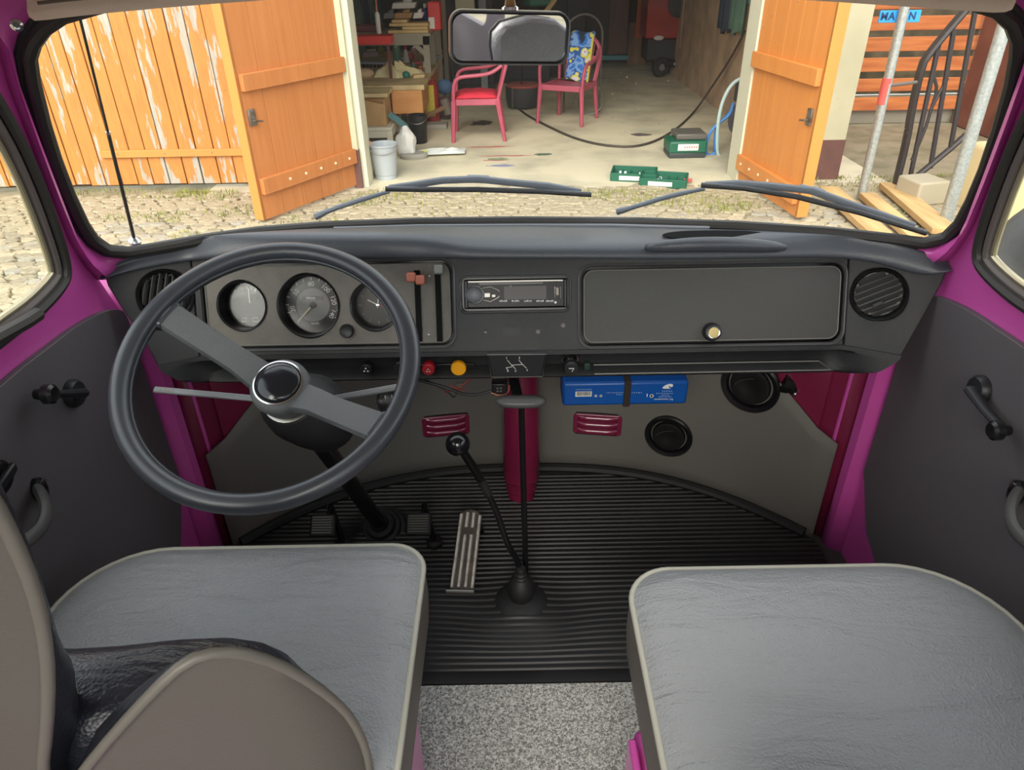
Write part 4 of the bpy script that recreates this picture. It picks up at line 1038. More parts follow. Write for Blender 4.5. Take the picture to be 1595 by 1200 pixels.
def base(seat, x0, x1, y0, y1, zt):
    B().box(x0, x1, y0, y1, .004, zt).obj('seat_base', PINK, seat, bevel=.01)
    for x in (x0+.02, x1-.02): B().box(x-.008, x+.008, y0, y1-.02, zt, .325).obj('seat_rail', PINK, seat)
base(ds, -.70, -.172, .20, .66, .27)
ps = thing('seat', 'grey vinyl passenger seat cushion with pale piping in front of the glovebox', 'seat', (.41, .5, 0), 'front seats')
cushion(ps, .147, .675, .255, .765, .45, .065, .14, .10)
ysp = lambda x, z: .215-(z-.45)*.22+.06*((x-.41)/.25)**2
halfp = [(.235, .47, .05), (.245, .55, .07), (.24, .66, .07), (.21, .735, .08), (.16, .76, .09), (.11, .75, .09), (.075, .77, .09), (.085, .84, .08), (.11, .92, .07), (.10, .985, .06), (.0, 1.0, .06)]
backrest(ps, halfp, .41, ysp, VINYL)
base(ps, .150, .70, .20, .625, .27)
B().box(.138, .150, .26, .600, .16, .285).obj('base_flange', PINK, ps, bevel=.003)
B().box(.140, .150, .30, .45, .09, .165).obj('worn_flange', M('primer_patch', (196, 128, 104), .6, var=(30, (176, 44, 138), .45, .6)), ps)
# rear bench, seen only in the mirror
rb = thing('rear_bench', 'grey rear bench with wooden shelf behind, seen in the mirror', 'bench', (.0, -1.3, 0))
B().box(-.62, .62, -1.75, -1.2, .10, .44).obj('bench_cushion', VINYL, rb, bevel=.05, seg=4)
B().obox((0, -1.72, .66), (.62, 0, 0), (0, .07, .0), (0, -.05, .26)).obj('bench_back', VINYLD, rb, bevel=.04, seg=4)
B().box(-.70, .70, -2.35, -1.85, .66, .70).obj('wooden_shelf', M('teak', (150, 84, 42), .5, var=(6, (112, 60, 30), .3, .7)), rb, bevel=.005)

# ================================================================= MIRROR
mr = thing('rear_view_mirror', 'black framed rear-view mirror hanging below the windscreen header', 'mirror', at(795, 30, Y=1.1))
mc = at(794.5, 59.5, Y=1.10)
mn = ((CAM-mc).normalized()+(Vector((.40, .02, .93))-mc).normalized()).normalized()
mrt = Vector((0, 0, 1)).cross(mn).normalized(); mup = mn.cross(mrt)
a_ = math.radians(-2.6); mrt, mup = mrt*math.cos(a_)+mup*math.sin(a_), mup*math.cos(a_)-mrt*math.sin(a_)
sc_ = (mc-CAM).dot(cd)/FPX; mw_, mh_ = 95*sc_, 37*sc_
def mp(u, v, o): return mc+mrt*u+mup*v+mn*o
def mshape(f): return [(x*f if 0 else x, y+(.0035*(1-(x/mw_)**2) if y > 0 else -.001)) for x, y in rrect(-mw_*1.0+f, mw_-f, -mh_+f, mh_-f, .017-f*.6, 7)]
b = B(); A, Bq, Cq = mshape(0), mshape(.0005), mshape(.005)
rows = [[mp(*p, -.018) for p in mshape(.010)], [mp(*p, -.010) for p in A], [mp(*p, .001) for p in A], [mp(*p, .003) for p in mshape(.002)], [mp(*p, .002) for p in Cq], [mp(*p, -.002) for p in Cq]]
b.grid(rows, cu=True); n = len(A); b.f.append(tuple(range(n))[::-1]); b.obj('mirror_frame', SATIN, mr, smooth=40)
b = B(); b.v = [mp(*p, -.0005) for p in mshape(.0048)]; b.f = [tuple(range(len(b.v)))]; b.obj('mirror_glass', MIRR, mr, smooth=0)
B().tube([mp(x, y, .003) for x, y in mshape(.001)], .0011, 6, True).obj('frame_edge', M('frame_grey', (120, 118, 116), .25), mr)
B().lathe([(.010, 0), (.008, .004), (.0065, .012), (.008, .018), (.010, .030), (.010, .06)], mp(0, mh_+.003, -.006), (0, .12, 1), 18).obj('stem', M('stem_tan', (150, 112, 70), .35), mr)
B().lathe([(.012, -.001), (.012, .003), (.009, .005)], mp(0, mh_+.001, -.006), (0, .12, 1), 18).obj('stem_collar', CHROME, mr)

# ================================================================= WIPERS AND AERIAL (outside the glass)
WGR = M('wiper_grey', (104, 110, 118), .4); WBK = M('wiper_rubber', (24, 24, 25), .5)
def wo(px, py, o): return ws(px, py, o)
def wiper(arm, blade, spine, label):
    w = thing('wiper', label, 'wiper', wo(*arm[0], .03), 'windscreen wipers')
    B().tube(smoothpoly([tuple(wo(x, y, o)) for x, y, o in [(p[0], p[1], p[2]) for p in [(*arm[0], .035)]+[(*p, .035) for p in arm[1:]]]], 1, False), [.0070]*2+[.005]*(2*len(arm)-4)+[.004]*2, 8).obj('wiper_arm', WGR, w)
    B().tube([wo(x, y, .012) for x, y in blade], .0045, 8).obj('rubber_blade', WBK, w)
    B().tube([wo(x, y-2.5, .020) for x, y in blade], .0032, 6).obj('blade_backing', WGR, w)
    sp_ = [wo(x, y, .028) for x, y in spine]; m = len(sp_)//2
    B().tube(sp_, [.0035]+[.0050]*(len(sp_)-2)+[.0035], 8, flat=1.4).obj('blade_spine', WGR, w)
    c = wo(*spine[m], .036); d = (sp_[m+1]-sp_[m-1]).normalized()
    B().obox(c, d*.022, Vector((0, 0, .007)), Vector((0, .007, 0))).obj('pivot_clip', WGR, w, bevel=.003)
    for k in (-1, 1): B().lathe([(.0028, 0), (.0028, .002)], c+d*.008*k+Vector((0, -.0075, 0)), (0, -1, 0), 10).obj('rivet', WBK, w)
wiper([(491, 338), (515, 327), (560, 312), (607, 298)], [(600, 295), (660, 296), (740, 296), (840, 299), (921, 304)], [(606, 292), (645, 288), (690, 281), (745, 279), (790, 284), (855, 290), (905, 298)],
      'windscreen wiper lying in front of the steering wheel side')
wiper([(961, 330), (990, 322), (1040, 306), (1098, 294)], [(1092, 289), (1160, 294), (1240, 307), (1340, 332), (1443, 364)], [(1098, 287), (1150, 286), (1200, 290), (1265, 297), (1320, 317), (1370, 334), (1425, 352)],
      'windscreen wiper lying in front of the glovebox side')
ae = thing('aerial', 'thin black telescopic aerial standing outside the left windscreen corner', 'aerial', ws(210, 378, .05))
a0 = ws(210, 376, .05); a1 = at(120, 10, D=(ws(120, 60, .05)-CAM).dot(cd)*1.0)
am = a0.lerp(a1, .53)
B().tube([a0, am], .0032, 8).obj('lower_mast', SATIN, ae); B().tube([am, a1], .0022, 8).obj('upper_mast', SATIN, ae)
B().lathe([(.011, -.004), (.011, .002), (.008, .006), (.004, .010)], a0, a1-a0, 18).obj('aerial_foot', CHROME, ae)
B().lathe([(.0036, -.002), (.0036, .002)], am, a1-a0, 10).obj('mast_joint', CHROME, ae)
# scuttle outside under the glass
rows = [[Vector((x, (ws_y(x, .775)+.035)*(1-f)+(nose(x, .05))*f, z)) for f, z in ((0.0, .735), (.12, .70), (.4, .62), (.8, .50), (1.0, .36), (1.0, -.2))] for x in [-.74+.04*i for i in range(38)]]
structure(B().grid(rows).obj('trim_6', PINK, solid=.003), 'magenta scuttle panel outside below the windscreen')
# ================================================================= OUTSIDE
def gd(px, py): return at(px, py, Z=GZ)
EARTH = M('yard_sand', (150, 138, 112), .9, var=(5, (118, 112, 84), .4, .7), bump=(60, .5))
structure(B().box(-14, 14, -10, 6.35, GZ-.3, GZ-.012).obj('ground', EARTH), 'sandy yard between the paving stones')
# irregular paving stones: each its own shape; the 300 that show largest are separate
random.seed(11)
STONE = [M('stone_%d' % i, c, .85, var=(40, c2, .35, .7), bump=(120, .5)) for i, (c, c2) in enumerate((((176, 164, 136), (150, 138, 112)), ((160, 150, 126), (136, 126, 104)), ((188, 174, 144), (160, 146, 120)), ((150, 146, 132), (170, 160, 138))))]
yard = bpy.data.objects['ground']
def proj(p):
    q = p-CAM; w = q.dot(cd)
    return (797.5+FPX*q.dot(cr)/w, 600-FPX*q.dot(cu)/w, w) if w > .1 else (-9999, -9999, w)
def seen(u, v):
    left = -5 < u < 75 and 240 < v < 495 and v < 500-u*.55 and u < (v-235)*.45
    scr = 60 < u < 1480 and v < (386 if u < 400 else 345 if u < 1160 else 372) and u > 60+(v-290)*.8
    return left or (scr and v > 280) or (1565 < u < 1600 and 260 < v < 470)
cand = []
pit = .115
for iy in range(0, 58):
    for ix in range(-75, 70):
        x = ix*pit+(pit/2 if iy % 2 else 0)+random.uniform(-.018, .018); y = 1.7+iy*pit*.66+random.uniform(-.014, .014)
        if y > 6.02 or (abs(x) < .9 and y < 2.2): continue
        u, v, w = proj(Vector((x, y, GZ)))
        if -80 < u < 1680 and 240 < v < 560: cand.append((x, y, seen(u, v), w))
def stone(x, y):
    n = 6; r = random.uniform(.050, .066); ph = random.uniform(0, 1); h = random.uniform(.0, .012); tx, ty = random.uniform(-.06, .06), random.uniform(-.06, .06)
    ang = [ph+2*PI*i/n+random.uniform(-.18, .18) for i in range(n)]; rr = [r*random.uniform(.86, 1.1) for _ in range(n)]
    top = [Vector((x+q*.86*math.cos(a)*1.1, y+q*.86*math.sin(a)*.82, GZ+h+(tx*math.cos(a)+ty*math.sin(a))*q)) for q, a in zip(rr, ang)]
    mid = [Vector((x+q*math.cos(a)*1.1, y+q*math.sin(a)*.82, GZ+h-.008)) for q, a in zip(rr, ang)]
    low = [p-Vector((0, 0, .03)) for p in mid]
    v = low+mid+top; f = [tuple(2*n+i for i in range(n))]+[(i, (i+1) % n, n+(i+1) % n, n+i) for i in range(n)]+[(n+i, n+(i+1) % n, 2*n+(i+1) % n, 2*n+i) for i in range(n)]
    return v, f
vis = sorted([c for c in cand if c[2]], key=lambda c: c[3])
near = vis[:300]; ns = set((c[0], c[1]) for c in near)
for x, y, _, _ in near:
    v, f = stone(x, y); B().add(v, f).obj('paving_stone', random.choice(STONE), yard, smooth=25)
b = B()
for x, y, _, _ in cand:
    if (x, y) in ns: continue
    b.add(*stone(x, y))
o = b.obj('paving', STONE[0], yard, smooth=25); o['kind'] = 'stuff'
# tufts of grass
random.seed(4); b = B(); GRASS = M('grass_blade', (122, 130, 58), .8, var=(3, (150, 150, 70), .4, .7))
spots = [(gd(295, 303), .10, 90), (gd(335, 306), .16, 90), (gd(260, 340), .14, 60), (gd(365, 330), .15, 60), (gd(420, 380), .1, 30), (gd(610, 305), .2, 110), (gd(560, 318), .12, 60), (gd(1000, 308), .25, 130), (gd(1060, 312), .25, 120), (gd(1110, 320), .25, 130), (gd(930, 305), .15, 60), (gd(1140, 325), .12, 60), (gd(240, 305), .2, 60), (gd(170, 300), .2, 60), (gd(1330, 285), .3, 120), (gd(1470, 260), .3, 90), (gd(1420, 330), .12, 40), (gd(300, 370), .12, 30), (gd(700, 320), .3, 50), (gd(190, 340), .1, 25), (gd(480, 345), .15, 30)]
for c, rad_, n in spots:
    for _ in range(int(n*1.6)):
        a, r = random.uniform(0, 2*PI), rad_*math.sqrt(random.random()); p = Vector((c.x+r*1.5*math.cos(a), min(c.y+r*math.sin(a), 6.12), GZ))
        h = random.uniform(.015, .05); d = Vector((random.uniform(-1, 1), random.uniform(-1, 1), 0))*.02; w = Vector((math.cos(a*3), math.sin(a*3), 0))*.005
        b.add([p-w, p+w, p+d*.5+Vector((0, 0, h*.6))+w*.5, p+d+Vector((0, 0, h))], [(0, 1, 2, 3)])
tag(b.obj('grass', GRASS, smooth=0), 'short green grass tufts growing between the paving stones', 'grass', kind='stuff')

# ---------------------------------------------------------------- garage shell
CREAM = M('cream_render', (196, 190, 160), .9, bump=(30, .4), var=(4, (184, 180, 150), .35, .7))
BROWNB = M('brown_plinth', (110, 74, 66), .9, bump=(30, .4), var=(8, (96, 66, 60), .4, .7))
CONC = M('concrete_floor', (214, 204, 174), .85, var=(2.2, (178, 170, 146), .42, .72), bump=(40, .2), detail=8)
structure(B().box(-2.6, 3.2, 5.93, 14.5, GZ-.3, GZ).obj('garage_floor', CONC), 'stained concrete floor of the open garage')
GREENW = M('green_wall', (146, 172, 154), .9, var=(3, (116, 140, 126), .4, .7)); DARKW = M('dark_wall', (92, 86, 82), .9); TANW = M('tan_wall', (196, 164, 132), .9, var=(3, (160, 134, 110), .4, .7))
wl_ = structure(B().box(-2.35, -2.2, 6.3, 14.0, GZ, 2.6).obj('wall_left', GREENW), 'green painted left wall inside the garage')
wr_ = structure(B().box(2.62, 2.75, 6.3, 14.0, GZ, 2.6).obj('wall_right', TANW), 'tan right wall inside the garage')
B().box(2.60, 2.62, 6.35, 14.0, .75, 2.5).obj('painted_band', GREENW, wr_)
structure(B().box(-2.35, 2.75, 14.0, 14.15, GZ, 2.6).obj('wall_back', DARKW), 'dark back wall of the garage')
structure(B().box(-2.5, 2.9, 6.0, 14.2, 2.6, 2.75).obj('ceiling', M('bounce_white', (206, 202, 190), .9)), 'ceiling of the garage')  # unseen ceiling made pale to bounce light into the garage
structure(B().box(-1.33, 1.96, 6.10, 6.30, 1.75, 3.2).obj('trim_7', CREAM), 'rendered lintel over the garage opening')
jl = structure(B().box(-1.335, -1.275, 6.08, 6.34, GZ+.32, 3.2).obj('trim_8', CREAM), 'cream rendered left jamb of the garage opening')
B().box(-1.34, -1.270, 6.075, 6.345, GZ, GZ+.32).obj('plinth', BROWNB, jl); B().box(-1.28, -1.225, 6.12, 6.36, GZ, 3.2).obj('door_stop', M('cream_paint', (206, 202, 176), .7), jl)
jr = structure(B().box(1.93, 2.81, 6.10, 6.36, GZ+.33, 3.2).obj('trim_9', CREAM), 'cream rendered wall right of the garage opening')
B().box(1.93, 2.815, 6.095, 6.365, GZ, GZ+.33).obj('plinth', BROWNB, jr); B().box(1.925, 1.985, 6.06, 6.34, GZ, 3.2).obj('door_stop', M('cream_paint', (206, 202, 176), .7), jr)
# closed plank gate left of the garage
ORANGE = peel('flaking_orange', (212, 140, 62), (190, 182, 166), .550, band=(GZ, GZ+.35, .05), stretch=(13, 13, 2.0))
ORP = M('orange_paint', (210, 138, 62), .6, bump=(60, .2), stretch=(6, 6, .6), var=(2, (202, 132, 62), .3, .7))
OLEAF = M('orange_leaf', (192, 122, 64), .6, stretch=(8, 8, .5), var=(3, (178, 108, 52), .3, .75), bump=(50, .3))
ORIGHT = M('orange_pine', (210, 136, 64), .55, stretch=(7, 7, .45), var=(2.2, (198, 124, 58), .3, .75), bump=(50, .3))
pg = thing('plank_gate', 'closed orange plank gate with badly flaking paint left of the garage', 'gate', (-3.2, 6.2, GZ))
x = -5.9; random.seed(9)
while x < -1.36:
    w = random.uniform(.128, .150); y = 6.19+random.uniform(-.003, .004)
    B().box(x, min(x+w-.006, -1.34), y, y+.022, GZ+.03+random.uniform(0, .012), 2.4).obj('plank', ORANGE, pg, bevel=.004, seg=1)
    x += w
B().box(-5.9, -1.34, 6.216, 6.25, GZ+.02, 2.4).obj('backing', M('gap_dark', (70, 52, 34), .9), pg)
p, q = at(158, 244, Y=6.17), at(384, 233, Y=6.17)
B().box(p.x, q.x, 6.155, 6.188, (p.z+q.z)/2-.03, (p.z+q.z)/2+.03).obj('batten', ORP, pg, bevel=.004)
b = B()
for k in range(4): B().lathe([(.006, 0), (.006, .003)], (p.x+.15+.4*k, 6.155, (p.z+q.z)/2), (0, -1, 0), 8).obj('nail', DULL, pg)
# swung-open leaves
def leaf(hinge, free, mat, label, zt, bats, side, lockz, zb=GZ+.03):
    h = Vector((*hinge, 0)); f = Vector((*free, 0)); d = f-h; Lw = d.length; d.normalize(); n = Vector((-d.y, d.x, 0))*side
    g = thing('gate_leaf', label, 'gate', (h.x, h.y, GZ), 'open garage gate leaves')
    k = 5; up = Vector((0, 0, 1))
    for i in range(k):
        u0, u1 = Lw*i/k, Lw*(i+1)/k
        B().obox(h+d*(u0+u1)/2+up*(zb+zt)/2-n*.0, d*((u1-u0)/2-.0008), n*.014, up*(zt-zb)/2).obj('plank', mat, g, bevel=.0015, seg=1)
    for sgn, off in ((-1, 0),):
        B().obox(h+d*(Lw-.012)+up*(zb+zt)/2-n*.028, d*.016, n*.042, up*(zt-zb)/2).obj('edge_strip', ORP, g, bevel=.003)
        B().obox(h+d*(Lw-.05)+up*(zb+zt)/2-n*.05, d*.05, n*.02, up*(zt-zb)/2).obj('rear_stile', ORP, g, bevel=.003)
    for z, hh in bats:
        B().obox(h+d*Lw*.49+up*z+n*.034, d*(Lw*.485), n*.020, up*hh).obj('batten', mat, g, bevel=.004)
    for i in range(5):
        B().lathe([(.011, 0), (.011, .006), (.004, .009)], h+d*(.10+.17*i)+up*bats[-1][0]+n*.054, n, 10).obj('bolt', M('bolt_pale', (216, 200, 170), .5), g)
    lk = B().obox(h+d*(Lw-.07)+up*lockz+n*.022, d*.030, n*.010, up*.055).obj('lock_plate', M('old_iron', (128, 122, 110), .5, .6, var=(30, (96, 70, 56), .4, .7)), g, bevel=.004)
    B().tube([h+d*(Lw-.07)+up*(lockz-.02)+n*.03, h+d*(Lw-.07)+up*(lockz-.02)+n*.06, h+d*(Lw-.13)+up*(lockz-.03)+n*.06], .007, 8).obj('latch_handle', M('old_iron', (128, 122, 110), .5, .6), lk)
    return g
leaf((-1.33, 6.09), (-1.86, 5.16), OLEAF, 'left garage gate leaf standing open, orange planks with two battens', 1.72, ((.53, .055), (-.175, .058)), 1, .30)
leaf((1.955, 6.06), (2.085, 5.01), ORIGHT, 'right garage gate leaf standing open, bright pine planks with two battens', 1.72, ((.52, .055), (-.27, .060)), -1, .265)
for z in (.53, -.175): pass

# ---------------------------------------------------------------- right of the garage
FENCE = M('fence_board', (196, 118, 62), .7, stretch=(.6, 6, 7), var=(3, (160, 82, 38), .35, .7), bump=(60, .4))
fe = thing('slat_fence', 'orange-brown horizontal board fence behind the iron railing', 'fence', (4.5, 8.3, GZ))
for i in range(10):
    z = -.30+.20*i
    B().box(3.0, 6.6, 8.28, 8.305, z, z+.135+random.uniform(-.006, .006)).obj('board', FENCE, fe, bevel=.004, seg=1)
for x in (3.7, 5.0, 6.3): B().box(x, x+.09, 8.306, 8.37, GZ, 1.6).obj('post', M('fence_post', (120, 100, 80), .8), fe)
B().box(3.0, 6.6, 8.36, 8.40, GZ, -.32).obj('kerb_board', M('grey_board_old', (130, 124, 110), .9), fe)
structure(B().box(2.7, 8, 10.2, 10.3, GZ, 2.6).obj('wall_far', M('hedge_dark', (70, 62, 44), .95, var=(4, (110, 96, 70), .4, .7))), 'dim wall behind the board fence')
structure(B().box(2.8, 9, 6.05, 10.2, GZ-.3, GZ-.005).obj('ground_side', EARTH), 'bare earth yard beside the garage')
GALV = M('galvanised', (158, 164, 160), .45, .55, var=(60, (178, 182, 176), .4, .6))
pb = gd(1340, 312); ptp = at(1405, 15, Y=pb.y)
po = thing('steel_post', 'slim galvanised post with a red band in front of the board fence', 'post', (pb.x, pb.y, GZ))
B().tube([(pb.x, pb.y, GZ), (pb.x-.03, pb.y, 1.6)], .034, 14).obj('post_tube', GALV, po)
zr = at(1385, 142, Y=pb.y).z; B().tube([(pb.x-.017, pb.y, zr-.09), (pb.x-.018, pb.y, zr+.09)], .0352, 14).obj('red_band', M('red_tape', (196, 84, 76), .6), po)
rp0 = Vector((pb.x-.01, pb.y-.02, zr+.04)); rq = at(1428, 127, Y=pb.y+.02)
B().tube([rp0, (rq.x, rq.y, zr+.055)], .012, 8).obj('bracket_bar', M('iron_grey', (92, 84, 78), .5), po)
sg = thing('sign_board', 'blue name board with black letters behind the galvanised post', 'sign', at(1400, 26, Y=5.58))
s0, s1 = at(1367, 37, Y=pb.y+.042), at(1436, 14, Y=pb.y+.042); zc_ = (s0.z+s1.z)/2
B().box(s0.x, s1.x, pb.y+.036, pb.y+.048, zc_-.038, zc_+.038).obj('board', M('sign_blue', (40, 150, 226), .5), sg, bevel=.003)
SIGNK = M('sign_ink', (24, 50, 92), .6)
for ch, px in (('M', 1377.5), ('A', 1389), ('N', 1421)):
    c = at(px, 25.5, Y=pb.y+.0355); text(ch, .066, (c.x, pb.y+.0352, zc_), (1, 0, 0), (0, 0, 1), SIGNK, sg, ext=.0008, bold=.0022)
# iron railing of the steps
IRON = M('black_iron', (48, 42, 42), .45)
rl0 = gd(1392, 300); RY = rl0.y
ra = thing('iron_railing', 'black iron stair railing with bars and scroll, right of the red-banded post', 'railing', rl0)
def rpt(px, py, dy=0.): return at(px, py, Y=RY+dy)
B().tube(smoothpoly([tuple(rpt(*p)) for p in ((1392, 300), (1412, 220), (1420, 170), (1436, 100), (1446, 85), (1470, 55), (1500, 20), (1530, -15))], 1, False), .046, 8, flat=.5).obj('handrail', IRON, ra)
B().tube([rpt(1402, 296), rpt(1480, 232), rpt(1510, 205)], .024, 8).obj('bottom_rail', IRON, ra)
for a_, b_ in (((1416, 283), (1462, 70)), ((1449, 262), (1486, 45)), ((1480, 233), (1520, 10))): B().tube([rpt(*a_), rpt(*b_)], .019, 8).obj('baluster', IRON, ra)
B().tube(smoothpoly([tuple(rpt(*p)) for p in ((1420, 250), (1440, 205), (1452, 165), (1460, 140), (1455, 120), (1452, 112))], 1, False), .012, 6).obj('scroll', IRON, ra)
B().tube(smoothpoly([tuple(rpt(*p)) for p in ((1450, 170), (1466, 140), (1476, 122))], 1, False), .012, 6).obj('scroll', IRON, ra)
pb2 = gd(1470, 352)
one(B().tube([(pb2.x, pb2.y, GZ), (pb2.x-.02, pb2.y, 1.7)], .042, 16), 'thick_post', GALV, 'thick galvanised post nearest the windscreen pillar on the right', 'post')
one(B().box(4.95, 5.03, 5.2, 8.2, GZ, 2.2), 'brown_door', M('brown_panel', (112, 66, 54), .6, var=(3, (134, 84, 66), .4, .7)), 'reddish brown panel wall behind the iron railing', 'panel', bevel=.01)
c = gd(1432, 335); one(B().rbox((c.x+.16, c.y+.34, GZ+.09), .26, .26, .18, .2), 'concrete_step', M('step_concrete', (176, 166, 142), .9, bump=(40, .5)), 'low concrete step at the foot of the iron railing', 'step', bevel=.015)
c = gd(1490, 330); one(B().rbox((3.55, 5.15, GZ+.22), .22, .5, .5, .15), 'stone_block', M('pale_stone', (206, 186, 140), .9, bump=(18, .8)), 'pale broken stone block beside the thick galvanised post', 'stone', bevel=.04)
TIMB = M('timber', (206, 174, 118), .75, stretch=(6, 1, 6), var=(2, (176, 140, 90), .35, .7))
for (x0, y0), (x1, y1), w, lb in (((1292, 308), (1362, 372), .15, 'grey-brown plank lying beside the right gate leaf'), ((1352, 318), (1420, 378), .12, 'narrow plank lying between two wider planks'), ((1388, 302), (1462, 366), .17, 'broad pale plank lying under the end of the right wiper')):
    a_, b_ = gd(x0, y0), gd(x1, y1); d = (b_-a_).normalized(); n = Vector((-d.y, d.x, 0))
    one(B().obox((a_+b_)/2+Vector((0, 0, .05)), (b_-a_)/2*1.15, n*w/2, (0, 0, .022)), 'plank', TIMB, lb, 'plank', 'planks on the ground', bevel=.004)
# dark tarpaulin heap seen through the right side window
tp = gd(1640, 470); rows = []
for i in range(9):
    t = i/8; r = .40*math.cos(t*PI/2)**.7+.01; z = GZ+.55*math.sin(t*PI/2)
    rows.append([tp+Vector((r*(1+.10*math.sin(5*a+t*3))*math.cos(a), r*1.1*(1+.08*math.sin(7*a))*math.sin(a), z-GZ)) for a in [2*PI*k/36 for k in range(36)]])
one(B().grid(rows, cu=True), 'tarpaulin_heap', M('tarp', (70, 70, 72), .5), 'dark grey tarpaulin heap outside the right side window', 'tarpaulin', smooth=60)
# ================================================================= THINGS IN THE GARAGE
PLAST = M('chair_plastic', (172, 78, 96), .5, var=(6, (186, 84, 104), .4, .7)); CUSH = M('cushion_red', (206, 40, 62), .8, bump=(40, .3))
def chair(loc, rz, label):
    t = thing('garden_chair', label, 'chair', loc, 'plastic garden chairs'); T = Matrix.Translation(loc) @ Matrix.Rotation(rz, 4, 'Z')
    c = lambda x, y, z: T @ Vector((x, y, z))
    rows = [[c(x*(1-.06*(v+1)/2), .24*v, .42-.015*(1-v*v)-.012*(1-(x/.25)**2)) for x in (-.25, -.2, -.1, 0, .1, .2, .25)] for v in (-1, -.6, 0, .6, 1)]
    B().grid(rows).obj('seat', PLAST, t, solid=.012)
    for s in (-1, 1):
        B().obox(c(s*.245, 0, .395), (T.to_3x3() @ Vector((.008, 0, 0))), T.to_3x3() @ Vector((0, .24, 0)), Vector((0, 0, .03))).obj('seat_rail', PLAST, t, bevel=.004)
        B().tube([c(s*.255, -.235, .41), c(s*.28, -.255, .0)], [.042, .028], 8, flat=.7).obj('leg', PLAST, t)
        B().tube([c(s*.225, .22, .41), c(s*.25, .29, .0)], [.044, .028], 8, flat=.7).obj('leg', PLAST, t)
        B().tube(smoothpoly([tuple(c(*p)) for p in ((s*.258, -.235, .40), (s*.275, -.225, .58), (s*.28, -.17, .645), (s*.285, 0, .655), (s*.27, .16, .67), (s*.235, .27, .74))], 2, False), .026, 8, flat=.75).obj('armrest', PLAST, t)
    B().obox(c(0, -.24, .395), T.to_3x3() @ Vector((.24, 0, 0)), T.to_3x3() @ Vector((0, .008, 0)), Vector((0, 0, .03))).obj('front_apron', PLAST, t, bevel=.004)
    yb = lambda z: .225+(z-.42)*.28
    arch = [(-.225, .42), (-.245, .58), (-.25, .70), (-.22, .80), (-.13, .87), (0, .89), (.13, .87), (.22, .80), (.25, .70), (.245, .58), (.225, .42)]
    B().tube(smoothpoly([tuple(c(x, yb(z), z)) for x, z in arch], 2, False), .026, 8, flat=.7).obj('back_frame', PLAST, t)
    B().obox(c(0, yb(.66), .66), T.to_3x3() @ Vector((.23, 0, 0)), T.to_3x3() @ Vector((0, .008, 0)), Vector((0, 0, .02))).obj('back_bar', PLAST, t)
    for x in (-.15, -.09, -.03, .03, .09, .15): B().tube([c(x, yb(.43), .43), c(x*1.1, yb(.86), .86-abs(x)*.25)], .014, 6, flat=.5).obj('back_slat', PLAST, t)
    return t, c
p0 = gd(735, 205); ch1, c1 = chair((-.34, 8.02, GZ), math.radians(112-180-22), 'dusty red plastic armchair with a red seat cushion, left of the other chair')
rows = []
for v in range(9):
    rows.append([c1(-.21+.42*u/8, -.22+.44*v/8, .428+.045*(math.sin(PI*u/8)*math.sin(PI*v/8))**.35+.010*math.sin(u*2.4)*math.sin(v*2.1)) for u in range(9)])
one(B().grid(rows), 'seat_cushion', CUSH, 'flat red cushion on the left garden chair', 'cushion', smooth=80, solid=.02)
ch2, c2 = chair((.70, 8.78, GZ), math.radians(-28), 'dusty red plastic armchair with a colourful towel over its back')
# towel
TW = bpy.data.materials.new('towel_print'); TW.use_nodes = True; nt = TW.node_tree; bs = nt.nodes['Principled BSDF']; bs.inputs['Roughness'].default_value = .9
tc = nt.nodes.new('ShaderNodeTexCoord'); vo = nt.nodes.new('ShaderNodeTexNoise'); vo.inputs['Scale'].default_value = 6; vo.inputs['Detail'].default_value = 2
nt.links.new(tc.outputs['Object'], vo.inputs['Vector']); rmp = nt.nodes.new('ShaderNodeValToRGB'); e = rmp.color_ramp.elements; rmp.color_ramp.interpolation = 'CONSTANT'
e[0].position = 0; e[0].color = lin((30, 50, 70)); e[1].position = .38; e[1].color = lin((50, 110, 190))
for pos, cc in ((.47, (120, 160, 210)), (.53, (40, 90, 160)), (.58, (206, 196, 70)), (.62, (206, 208, 214)), (.68, (214, 80, 120))):
    k = e.new(pos); k.color = lin(cc)
nt.links.new(vo.outputs['Fac'], rmp.inputs['Fac']); nt.links.new(rmp.outputs['Color'], bs.inputs['Base Color'])
yb = lambda z: .225+(z-.42)*.28
rows = []
for v in range(13):
    s = v/12; z = .90-.48*s if True else 0
    rows.append([c2(-.13+.27*u/8, yb(z)-.035-.012*math.sin(u*1.5+v*.3), z+.02*math.sin(u*.9)) for u in range(9)])
tw = thing('towel', 'colourful blue and yellow patterned towel over the right garden chair back', 'towel', c2(.1, .3, .6))
B().grid(rows).obj('cloth', TW, tw, smooth=80, solid=.010)
B().tube([c2(.15, yb(z)-.04, z) for z in (.90, .75, .6, .45, .36)], .014, 6).obj('hem', M('hem_yellow', (206, 196, 84), .8), tw)
B().grid([[c2(-.13+.27*u/8, yb(.9)-.035+.09*k/3, .90+.02*math.sin(PI*k/3)+.02*math.sin(u*.9)*(1-k/3)) for u in range(9)] for k in range(4)]+[[c2(-.13+.27*u/8, yb(.8)+.055, .78) for u in range(9)]]).obj('rear_fold', TW, tw, smooth=80, solid=.010)
